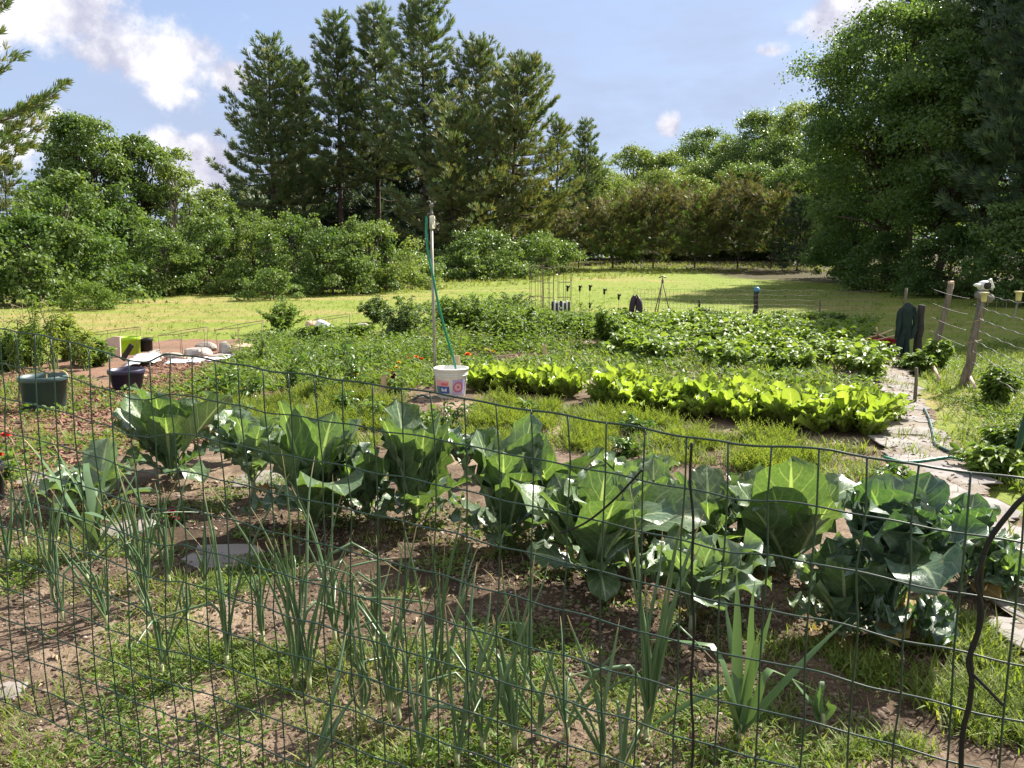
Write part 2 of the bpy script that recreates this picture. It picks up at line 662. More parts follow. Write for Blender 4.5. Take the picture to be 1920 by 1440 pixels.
mat('pole_grey', (.36, .34, .30), (.28, .26, .23), 5, .45, .5, .3)
mat('pvc_cream', (.62, .60, .46), (.55, .53, .40), 5, .5)
mat('hose_green', (.005, .20, .11), (.008, .16, .09), 10, .35, .5)
mat('hose_dark', (.016, .060, .050), (.022, .075, .062), 10, .4, .5)
mat('pot_slate', (.040, .078, .080), (.034, .064, .067), 4, .45, .5)
mat('pot_navy', (.022, .020, .052), (.028, .024, .060), 4, .4, .5)
mat('pot_lime', (.40, .60, .045), (.36, .54, .04), 4, .45, .4, trans=.35)
mat('pot_black', (.016, .016, .018), (.022, .022, .024), 4, .5)
mat('board_pink', (.58, .43, .36), (.48, .35, .29), 5, .8, bump=.1)
mat('sheet_white', (.72, .74, .80), (.62, .65, .72), 3, .4, .5, bump=.2)
mat('sheet_grey', (.24, .21, .195), (.16, .14, .13), 3, .55, .4, bump=.3)
mat('tarp_blue', (.11, .17, .20), (.09, .14, .17), 3, .5, .5)
mat('rock_pale', (.36, .32, .28), (.22, .20, .175), 5, .9, bump=.6)
mat('rock_tan', (.50, .36, .24), (.40, .30, .22), 5, .9, bump=.5)
mat('rock_grey', (.34, .31, .28), (.22, .20, .185), 6, .9, bump=.6)
mat('slab', (.25, .23, .22), (.155, .142, .135), 3, .9, bump=.4, island=.12, detail=9)
mat('flower_orange', (.85, .20, .012), (.80, .28, .02), 30, .6, island=.15)
mat('flower_yellow', (.85, .58, .03), (.80, .50, .02), 30, .6, island=.15)
mat('flower_red', (.62, .055, .03), (.70, .10, .04), 30, .6, island=.2)
mat('flower_maroon', (.20, .012, .045), (.28, .02, .06), 30, .6, island=.2)
mat('cloth_dark', (.012, .026, .026), (.020, .036, .034), 6, .9, bump=.3)
mat('bag_dark', (.045, .030, .048), (.030, .020, .032), 6, .6, bump=.3)
mat('cap_blue', (.05, .22, .34), (.04, .18, .30), 6, .5)
mat('cart_red', (.30, .018, .024), (.24, .015, .02), 6, .5)
mat('insulator_cream', (.58, .52, .26), (.52, .46, .22), 8, .45)
mat('leaf_litter', (.24, .185, .12), (.15, .115, .08), 20, .85, island=.35)
mat('clod', (.165, .122, .090), (.105, .078, .058), 22, .95, bump=.5, island=.3)
mat('pebble', (.30, .25, .21), (.19, .165, .145), 14, .85, bump=.3, island=.3)
mat('wood_chip', (.23, .130, .088), (.15, .082, .056), 16, .9, island=.4)


def ground_material():
    m, N = newmat('land')
    out = N.n('ShaderNodeOutputMaterial')
    tc = N.n('ShaderNodeTexCoord').outputs['Object']
    big = N.noise(tc, 0.12, 4).outputs[0]
    med = N.noise(tc, 0.55, 5, .6).outputs[0]
    fine = N.noise(tc, 7.0, 6, .7).outputs[0]
    streak = N.noise(N.vmath('MULTIPLY', tc, (.10, .9, 1)), 1.0, 4).outputs[0]
    green = N.mix(N.smooth(fine, .3, .7), (.120, .175, .030), (.195, .235, .046))
    straw = N.mix(N.smooth(fine, .3, .7), (.21, .185, .065), (.29, .24, .10))
    k = N.math('ADD', N.math('MULTIPLY', big, .55), N.math('ADD', N.math('MULTIPLY', med, .25), N.math('MULTIPLY', streak, .45)))
    sx_ = N.n('ShaderNodeSeparateXYZ')
    N.put(sx_.inputs[0], tc)
    k = N.math('ADD', k, N.math('MULTIPLY', N.smooth(sx_.outputs[0], 1.0, -9.0), .05))
    col = N.mix(N.smooth(k, .60, .80), green, straw)
    sp = N.n('ShaderNodeSeparateXYZ')
    N.put(sp.inputs[0], tc)
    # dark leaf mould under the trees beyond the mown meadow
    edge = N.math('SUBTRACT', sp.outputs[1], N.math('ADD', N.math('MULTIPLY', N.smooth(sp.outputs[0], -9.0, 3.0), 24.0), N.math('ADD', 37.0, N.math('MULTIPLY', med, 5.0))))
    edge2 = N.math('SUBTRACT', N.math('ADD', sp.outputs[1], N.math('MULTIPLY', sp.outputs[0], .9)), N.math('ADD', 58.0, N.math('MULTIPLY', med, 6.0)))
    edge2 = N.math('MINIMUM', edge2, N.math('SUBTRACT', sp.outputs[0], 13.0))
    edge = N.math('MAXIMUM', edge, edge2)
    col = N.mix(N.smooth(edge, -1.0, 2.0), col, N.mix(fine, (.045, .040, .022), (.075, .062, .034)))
    pr = N.n('ShaderNodeBsdfPrincipled')
    N.put(pr.inputs['Base Color'], col)
    pr.inputs['Roughness'].default_value = .95
    pr.inputs['Specular IOR Level'].default_value = .1
    b = N.n('ShaderNodeBump')
    b.inputs['Strength'].default_value = .7
    b.inputs['Distance'].default_value = .06
    N.put(b.inputs['Height'], N.noise(tc, 16.0, 5, .7).outputs[0])
    m.node_tree.links.new(b.outputs[0], pr.inputs['Normal'])
    m.node_tree.links.new(pr.outputs[0], out.inputs[0])


def soil_material():
    m, N = newmat('soil')
    out = N.n('ShaderNodeOutputMaterial')
    tc = N.n('ShaderNodeTexCoord').outputs['Object']
    big = N.noise(tc, 1.1, 4).outputs[0]
    med = N.noise(tc, 9.0, 5, .65).outputs[0]
    fine = N.noise(tc, 60.0, 5, .7).outputs[0]
    base = N.mix(N.smooth(med, .3, .7), (.108, .077, .055), (.20, .150, .110))
    base = N.mix(N.smooth(fine, .35, .7), N.mix(1.0, base, (.62, .60, .58), 'MULTIPLY'), base)
    pale = N.mix(N.smooth(fine, .3, .7), (.23, .170, .120), (.33, .255, .185))
    col = N.mix(N.smooth(big, .48, .68), base, pale)
    red = N.mix(N.smooth(fine, .3, .7), (.15, .092, .064), (.25, .155, .110))
    sp = N.n('ShaderNodeSeparateXYZ')
    N.put(sp.inputs[0], tc)
    # red bark mulch lies round the left beds
    mk = N.math('MULTIPLY', N.smooth(sp.outputs[1], 6.0, 8.0), N.smooth(sp.outputs[0], -.8, -2.4))
    col = N.mix(N.math('MULTIPLY', mk, N.smooth(big, .30, .50)), col, red)
    # soil colour darker in a ragged band along the cabbage row
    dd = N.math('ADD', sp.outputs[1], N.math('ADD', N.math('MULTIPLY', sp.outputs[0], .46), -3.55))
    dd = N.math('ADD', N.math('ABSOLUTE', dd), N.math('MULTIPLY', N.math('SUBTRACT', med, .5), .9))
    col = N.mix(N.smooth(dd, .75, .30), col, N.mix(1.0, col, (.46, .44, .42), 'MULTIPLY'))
    pr = N.n('ShaderNodeBsdfPrincipled')
    N.put(pr.inputs['Base Color'], col)
    pr.inputs['Roughness'].default_value = .95
    pr.inputs['Specular IOR Level'].default_value = .12
    b = N.n('ShaderNodeBump')
    b.inputs['Strength'].default_value = .9
    b.inputs['Distance'].default_value = .02
    N.put(b.inputs['Height'], N.math('ADD', N.noise(tc, 34.0, 5, .7).outputs[0], N.math('MULTIPLY', med, .6)))
    m.node_tree.links.new(b.outputs[0], pr.inputs['Normal'])
    m.node_tree.links.new(pr.outputs[0], out.inputs[0])


def path_material():
    m, N = newmat('path_earth')
    out = N.n('ShaderNodeOutputMaterial')
    tc = N.n('ShaderNodeTexCoord').outputs['Object']
    med = N.noise(tc, 5.0, 5, .65).outputs[0]
    fine = N.noise(tc, 50.0, 5, .7).outputs[0]
    col = N.mix(N.smooth(med, .3, .7), (.19, .160, .130), (.26, .225, .185))
    col = N.mix(N.smooth(fine, .35, .7), N.mix(1.0, col, (.66, .64, .62), 'MULTIPLY'), col)
    pr = N.n('ShaderNodeBsdfPrincipled')
    N.put(pr.inputs['Base Color'], col)
    pr.inputs['Roughness'].default_value = .95
    b = N.n('ShaderNodeBump')
    b.inputs['Strength'].default_value = .6
    b.inputs['Distance'].default_value = .02
    N.put(b.inputs['Height'], fine)
    m.node_tree.links.new(b.outputs[0], pr.inputs['Normal'])
    m.node_tree.links.new(pr.outputs[0], out.inputs[0])


ground_material()
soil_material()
path_material()

# ------------------------------------------------------------------ land, garden soil, path


def grid_mesh(xs, ys, zf, keep=None):
    X, Y = np.meshgrid(xs, ys)
    Z = zf(X, Y)
    nx, ny = len(xs), len(ys)
    v = np.stack([X, Y, Z], -1).reshape(-1, 3)
    i = np.arange(ny - 1)[:, None] * nx
    j = np.arange(nx - 1)[None]
    f = np.stack([i + j, i + j + 1, i + nx + j + 1, i + nx + j], -1).reshape(-1, 4)
    if keep is not None:
        c = v[f].mean(1)
        f = f[keep(c[:, 0], c[:, 1])]
        used = np.unique(f)
        mp = np.full(len(v), -1)
        mp[used] = np.arange(len(used))
        v, f = v[used], mp[f]
    return v, f


def spread(a, n, p):
    t = np.linspace(-1, 1, n)
    return np.sign(t) * (0.15 * abs(t) + 0.85 * abs(t) ** p) * a


xs = spread(900, 180, 3.5)
ys = np.concatenate([np.linspace(-30, 110, 141), np.linspace(118, 1500, 40)])
b = MB()
b.add(*grid_mesh(xs, ys, lambda x, y: gz(x, y) + .05 * (vnoise(x, y, 7, 3) - .5) * sstep(y, 16, 24)))
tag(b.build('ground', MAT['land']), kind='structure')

SOIL = gpoly([(-260, 1440), (-160, 1000), (-110, 790), (-60, 715), (60, 690), (190, 660), (330, 640), (640, 636), (830, 628), (1000, 612), (1130, 606),
              (1330, 604), (1620, 612), (1660, 650), (1690, 700), (1740, 800), (1820, 880), (1920, 1000), (2050, 1160), (2300, 1440)])
SOIL = SOIL + [(2.6, -1.0), (-3.5, -1.0)]


def soil_z(x, y):
    return gz(x, y) + .008 + .030 * vnoise(x, y, .34, 1) + .016 * vnoise(x, y, .11, 2) + .010 * vnoise(x, y, .045, 4)


ys = [-1.0]
while ys[-1] < 22:
    ys.append(ys[-1] + max(.028, .010 * ys[-1]))
xs = np.arange(-9.5, 11, .042)
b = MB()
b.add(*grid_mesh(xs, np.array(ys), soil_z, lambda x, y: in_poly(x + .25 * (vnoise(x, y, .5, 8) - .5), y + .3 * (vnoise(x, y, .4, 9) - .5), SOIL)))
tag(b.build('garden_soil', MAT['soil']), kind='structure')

PATH = gpoly([(1652, 685), (1704, 683), (1712, 730), (1742, 800), (1800, 870), (1850, 960), (1900, 1020), (1990, 1140), (2130, 1330), (1960, 1330), (1880, 1180),
              (1800, 1060), (1740, 950), (1668, 880), (1646, 800), (1652, 740)])
b = MB()
px = np.array(PATH)
b.add(*grid_mesh(np.arange(px[:, 0].min(), px[:, 0].max(), .05), np.arange(px[:, 1].min(), px[:, 1].max(), .06),
                 lambda x, y: gz(x, y) + .068 + .006 * vnoise(x, y, .12, 5), lambda x, y: in_poly(x + .12 * (vnoise(x, y, .3, 6) - .5), y, PATH)))
tag(b.build('path', MAT['path_earth']), kind='structure')

# ------------------------------------------------------------------ trees
LEAF4_V = np.array([[0, 0, 0], [-.5, .42, .10], [0, 1, -.05], [.5, .42, .10]])
LEAF4_F = np.array([[0, 3, 2], [0, 2, 1]])


def leaf_cloud(mb, P, nrm, size, rng, up_bias=.25, jitter=.8, aspect=.75, mi=0):
    """leaves at P, their faces turned towards nrm with jitter"""
    n = len(P)
    N_ = unit(nrm + jitter * rng.normal(size=(n, 3)) + np.array([0, 0, up_bias]))
    D = unit(np.cross(N_, rnd_dirs(n, rng)))
    s = size * rng.uniform(.6, 1.35, n)
    A = frames(D, N_, s * aspect, s, s)
    mb.inst(LEAF4_V, LEAF4_F, A, P - A[:, :, 1] * .5, mi=mi)


def limb(p0, p1, sag, rng, n=7, wob=.06):
    t = np.linspace(0, 1, n)[:, None]
    p0, p1 = np.array(p0), np.array(p1)
    L = np.linalg.norm(p1 - p0)
    P = p0 * (1 - t) + p1 * t
    P[:, 2] += sag * np.sin(t[:, 0] * pi)
    P[1:-1] += rng.normal(size=(n - 2, 3)) * wob * L * .4
    return P


def broad_tree(name, label, cat, x, y, H, R, leaf='maple', bark='bark_grey', low=.15, seed=0, nclump=60, dens=1.0, lsize=.22, top=1.0, lean=(0, 0), group=None, shape='round', parts=('crown', 'trunk'), gaps=0.0, jitter=1.0):
    rng = np.random.default_rng(seed * 7 + 3)
    lsize *= .55
    z0 = float(gz(x, y))
    root = thing(name, label, cat, (x, y, z0), 0, group)
    crown, trunk = MB(), MB()
    base = H * low
    hc = H - base
    nclump = int(nclump * (1.25 if low > .06 else 1.7) * min(1.7, max(1.0, hc / (2.2 * R))))
    Re = (R * R * hc / 2) ** (1 / 3)
    trunk_top = np.array([lean[0], lean[1], base + hc * .72])
    r0 = max(.05, H * .018)
    if H > 2.2:
        trunk.tube(limb((0, 0, -.1), trunk_top, 0, rng, 10, .02), np.linspace(r0, r0 * .25, 10), 8)
    # clump centres fill an uneven crown
    t = rng.random(nclump) ** (.85 if low > .06 else 1.25)
    if shape == 'round':
        prof = np.sqrt(np.clip(1 - (2 * t - .85) ** 2 / 1.35, 0.05, 1))
    elif shape == 'dome':
        prof = np.sqrt(np.clip(1 - t ** 2, .06, 1))
    else:
        prof = (1 - t) ** .6 * .9 + .12
    az = rng.uniform(0, 2 * pi, nclump)
    rad = R * prof * np.sqrt(rng.uniform(.25, 1, nclump)) * (1 + .22 * np.sin(az * 3 + seed) + .12 * np.sin(az * 5 + 2 * seed))
    rad *= .90 + .28 * (rng.random(nclump) < .18)
    C = np.stack([np.cos(az) * rad + lean[0] * t, np.sin(az) * rad + lean[1] * t, base + hc * (t * .93 + .02)], -1)
    cr = Re * rng.uniform(.11, .26, nclump) * (0.75 + .4 * prof)
    for k in range(nclump):
        if gaps and rng.random() < gaps:
            continue
        r = cr[k]
        n = int(dens * 3.6 * 4 * pi * r * r * .8 / (lsize * lsize) * .42)
        n = max(12, min(n, 2600))
        d = rnd_dirs(n, rng)
        d[:, 2] = np.where(d[:, 2] < -.45, -d[:, 2] * .7, d[:, 2])
        rr = r * np.where(rng.random(n) < .20, rng.uniform(.95, 1.6, n), rng.uniform(.3, 1.05, n) ** .6)
        sq = rng.uniform(.75, 1.3, 2)
        P = C[k] + d * rr[:, None] * np.array([1.08 * sq[0], 1.08 * sq[1], .84])
        P += .12 * r * np.sin(P[:, ::-1] * 5 / max(r, .3))
        P[:, 2] = np.maximum(P[:, 2], .03)
        leaf_cloud(crown, P, d, lsize, rng, jitter=jitter, up_bias=.30)
        if H > 2.2 and k % 2 == 0:
            f = rng.uniform(.25, .95)
            s = np.array([0, 0, 0]) * (1 - f) + trunk_top * f
            if s[2] > C[k][2]:
                s = trunk_top * max(.12, (C[k][2] * .75) / trunk_top[2])
            trunk.tube(limb(s, C[k], .12 * r, rng, 6), np.linspace(r0 * .45, r0 * .08, 6), 5)
    if H <= 2.2:
        for k in range(min(9, nclump)):
            trunk.tube(limb((rng.normal() * .06, rng.normal() * .06, -.03), C[k], .05, rng, 5), np.linspace(max(.008, H * .008), .003, 5), 4)
    crown.build(parts[0], MAT[leaf], root, smooth=False)
    trunk.build(parts[1], MAT[bark], root)
    return root


# pine tuft: a brush of narrow needles
def tuft_template(nb=9, w=.05, seed=1):
    rng = np.random.default_rng(seed)
    V, Fc = [], []
    for k in range(nb):
        d = unit(np.array([rng.normal() * .75, 1.0, rng.normal() * .55 + .25]))
        s = unit(np.cross(d, rng.normal(size=3)))
        L = rng.uniform(.7, 1.05)
        b0 = np.array([0, rng.uniform(-.35, .25), 0])
        i = len(V)
        V += [b0 - s * w * .6, b0 + s * w * .6, b0 + d * L * .6 + s * w, b0 + d * L, b0 + d * L * .6 - s * w]
        Fc += [(i, i + 1, i + 2), (i, i + 2, i + 4), (i + 4, i + 2, i + 3)]
    return np.array(V), np.array(Fc)


TUFT_V, TUFT_F = tuft_template()


def pine_tree(name, label, x, y, H, R, leaf='pine_needle', bark='bark_brown', seed=0, low=.2, dead=.12, tier=.62, dens=1.0, tuft=.42, lean=(0, 0), group=None, irregular=.35, az_lim=None, cat='pine tree', taper=.75, sunny=None):
    rng = np.random.default_rng(seed * 13 + 5)
    z0 = float(gz(x, y))
    root = thing(name, label, cat, (x, y, z0), 0, group)
    crown, trunk = MB(), MB()
    n = 16
    tt = np.linspace(0, 1, n)
    tp = np.stack([lean[0] * tt ** 1.6 + .05 * np.sin(tt * 7 + seed), lean[1] * tt ** 1.6, H * .985 * tt - .1], -1)
    r0 = H * .013
    trunk.tube(tp, np.linspace(r0, .02, n), 8)
    z = H * dead
    TP, TD, TS = [], [], []
    while z < H * .97:
        f = z / H
        c = np.array([np.interp(z, tp[:, 2], tp[:, 0]), np.interp(z, tp[:, 2], tp[:, 1]), z])
        nb = rng.integers(4, 7)
        a0 = rng.uniform(0, 2 * pi)
        fc = (f - low) / (1 - low)
        prof = max(0.0, (1 - f)) ** taper * 1.25
        prof = min(prof, 1.0) * (.62 + .38 * min(1, max(0, fc + .25) * 2.5))
        for k in range(nb):
            a = a0 + 2 * pi * k / nb + rng.normal() * .25
            if az_lim is not None and abs((a - az_lim[0] + pi) % (2 * pi) - pi) > az_lim[1]:
                continue
            L = R * prof * rng.uniform(1 - irregular, 1 + irregular * .6) + .25
            rise = .10 + .65 * max(0, fc) ** 1.6 + rng.normal() * .07
            m = 7
            s = np.linspace(0, 1, m)
            P = np.stack([c[0] + np.cos(a) * L * s, c[1] + np.sin(a) * L * s, c[2] + L * (rise * s - .12 * np.sin(s * pi) + .14 * s ** 3)], -1)
            br = max(.012, r0 * .30 * L / R)
            if z < H * low:
                if rng.random() < .75:
                    P = P * 1.0
                    Ld = rng.uniform(.35, .8)
                    q = c + (P - c) * Ld
                    q[:, 2] -= .1 * L * s
                    trunk.tube(q, np.linspace(br * .8, .006, m), 4, cap=False)
                    for _ in range(3):
                        j = rng.integers(2, m)
                        e = q[j] + np.array([rng.normal() * .4, rng.normal() * .4, rng.normal() * .2 - .1])
                        trunk.tube([q[j], (q[j] + e) / 2, e], [.012, .008, .004], 3, cap=False)
                continue
            trunk.tube(P, np.linspace(br, .008, m), 4, cap=False)
            nt_ = max(4, int(dens * 17 * L / 2.2))
            sp = rng.uniform(.22 if fc > .3 else .38, 1.02, nt_)
            idx = sp * (m - 1)
            i0 = np.clip(idx.astype(int), 0, m - 2)
            base = P[i0] * (1 - (idx - i0))[:, None] + P[i0 + 1] * (idx - i0)[:, None]
            side = np.array([-sin(a), cos(a), 0])
            outd = np.array([cos(a), sin(a), 0])
            wid = L * .34 * np.sqrt(np.clip(1.08 - sp, 0, 1)) * (.4 + .6 * sp) + .12
            off = rng.uniform(-1, 1, nt_) * wid
            Q = base + side * off[:, None] + np.array([0, 0, 1]) * (rng.normal(size=nt_) * .07 + .05)[:, None] - outd * (np.abs(off) * .25)[:, None]
            D = outd * .75 + side * (off / (wid + .01))[:, None] * .75 + np.array([0, 0, .30 + .35 * max(0, fc)]) + rng.normal(size=(nt_, 3)) * .22
            TP.append(Q)
            TD.append(D)
            TS.append(np.full(nt_, tuft) * rng.uniform(.65, 1.2, nt_))
        z += tier * rng.uniform(.75, 1.25) * (.55 + .6 * (1 - f))
    # leader
    q = tp[-1] + np.array([[0, 0, .05], [0, 0, .2], [0, 0, -.2]])
    TP.append(q)
    TD.append(np.tile(np.array([0, 0, 1.0]), (3, 1)))
    TS.append(np.full(3, tuft * 1.1))
    TP, TD, TS = np.concatenate(TP), np.concatenate(TD), np.concatenate(TS)
    A = frames(TD, np.tile(np.array([0, 0, 1.0]), (len(TP), 1)) + rng.normal(size=(len(TP), 3)) * .2, TS, TS, TS)
    if sunny:
        k = rng.random(len(TP)) < sunny[1] * np.clip(1.25 - TP[:, 2] / H, .15, 1)
        crown.inst(TUFT_V, TUFT_F, A[k], TP[k], mi=1)
        crown.inst(TUFT_V, TUFT_F, A[~k], TP[~k])
        crown.build('crown', [MAT[leaf], MAT[sunny[0]]], root, smooth=False)
    else:
        crown.inst(TUFT_V, TUFT_F, A, TP)
        crown.build('crown', MAT[leaf], root, smooth=False)
    trunk.build('trunk', MAT[bark], root)
    return root


def spec(u, vtop, Y, wpx):
    x, y, z = at_depth(u, vtop, Y)
    return x, Y, z - float(gz(x, Y)), wpx * Y / F / 2


# white pines of the middle clump: u, v of the tip, depth, width in px, needles, gold share, low, lean, label
PINES = [
    (512, 72, 62, 215, .25, .22, 'leftmost tall pine of the middle clump with dark bare limbs to its left'),
    (572, 118, 64, 120, .30, .30, 'slim pine with a brownish top behind the leftmost tall pine of the clump'),
    (640, 24, 63, 170, .25, .34, 'tall pine with a pointed forked top left of the two tallest pines'),
    (712, 8, 65, 170, .45, .36, 'tall pine with a brown needled top just left of the tallest pine'),
    (803, -22, 62, 235, .22, .34, 'tallest dark green pine of the middle clump behind the sprinkler pole'),
    (905, 78, 64, 190, .72, .32, 'broad olive pine with a rounded top right of the tallest pine'),
    (968, 112, 61, 190, .75, .14, 'olive pine at the right edge of the clump with long limbs reaching right'),
    (860, 200, 58, 220, .70, .12, 'olive pine in front of the clump with low layered limbs'),
    (1045, 222, 70, 90, .40, .25, 'small pine just right of the middle pine clump'),
    (1098, 226, 78, 90, .10, .15, 'young pointed green pine standing alone right of the pine clump'),
]
for i, (u, vt, Y, w, gold, low, lab) in enumerate(PINES):
    x, y, H, Rr = spec(u - (12 if i < 8 else 0), vt, Y, w * 1.04)
    pine_tree('pine_tree', lab, x, y, H, Rr, seed=i + 1, low=low, dens=1.7 if i not in (8, 9) else 1.3, irregular=.5, lean=((.9 if i == 6 else 0) * 1.0, 0), sunny=('pine_gold', gold), group='pines of the middle clump' if i < 8 else None,
              tuft=.50, tier=.82, taper=.62 if i in (5, 6, 7) else .72)

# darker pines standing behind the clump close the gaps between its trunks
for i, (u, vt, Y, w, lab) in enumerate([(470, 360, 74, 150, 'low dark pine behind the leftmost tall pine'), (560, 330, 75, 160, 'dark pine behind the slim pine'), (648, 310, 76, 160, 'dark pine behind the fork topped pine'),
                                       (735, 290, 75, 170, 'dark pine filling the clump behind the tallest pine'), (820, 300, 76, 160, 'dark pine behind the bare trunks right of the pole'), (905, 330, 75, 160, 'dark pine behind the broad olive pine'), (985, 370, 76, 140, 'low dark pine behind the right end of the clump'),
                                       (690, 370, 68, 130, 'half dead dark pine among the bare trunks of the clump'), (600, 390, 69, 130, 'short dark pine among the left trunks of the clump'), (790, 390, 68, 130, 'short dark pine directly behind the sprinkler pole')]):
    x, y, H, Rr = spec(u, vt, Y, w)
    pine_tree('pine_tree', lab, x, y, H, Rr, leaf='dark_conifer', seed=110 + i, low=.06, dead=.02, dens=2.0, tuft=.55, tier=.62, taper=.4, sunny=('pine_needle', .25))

for i, (u, vt, Y, w, lab, lf) in enumerate([(232, 318, 37, 58, 'slender young tree between the left sumac and the thin yellowish tree', 'maple'), (352, 345, 39, 52, 'slender young tree below the thin yellowish tree', 'maple_pale'),
                                           (432, 372, 38, 50, 'slender young tree left of the leftmost tall pine', 'brush'), (588, 392, 36, 48, 'slender young tree between the two rounded bushes left of the pole', 'maple_pale'),
                                           (660, 398, 36, 52, 'slender young tree left of the spiky pale topped bush', 'brush'), (500, 415, 35, 44, 'slender sapling in front of the leafy bush below the pines', 'maple'), (722, 425, 37, 44, 'slender sapling right of the spiky pale topped bush', 'maple')]):
    x, y, H, Rr = spec(u, vt, Y, w)
    broad_tree('young_tree', lab, 'tree', x, y, H, Rr, lf, 'bark_grey', .05, 130 + i, 26, 1.0, .24, shape='cone', gaps=.12)

# pine whose limbs reach in at the left edge, and one behind it
x, y, z = at_depth(-200, 300, 25)
pine_tree('pine_tree', 'near pine whose limbs reach in at the left edge of the view', x, y, 13.0, 4.7, seed=31, low=.30, dead=.25, dens=3.4, tuft=.34, sunny=('pine_gold', .4), tier=.8, taper=.55)
x, y, H, Rr = spec(5, 300, 46, 120)
pine_tree('pine_tree', 'brownish pine at the left edge behind the low sumac bushes', x, y, H, Rr, seed=32, low=.1, dens=1.4, tuft=.4, sunny=('pine_gold', .6))

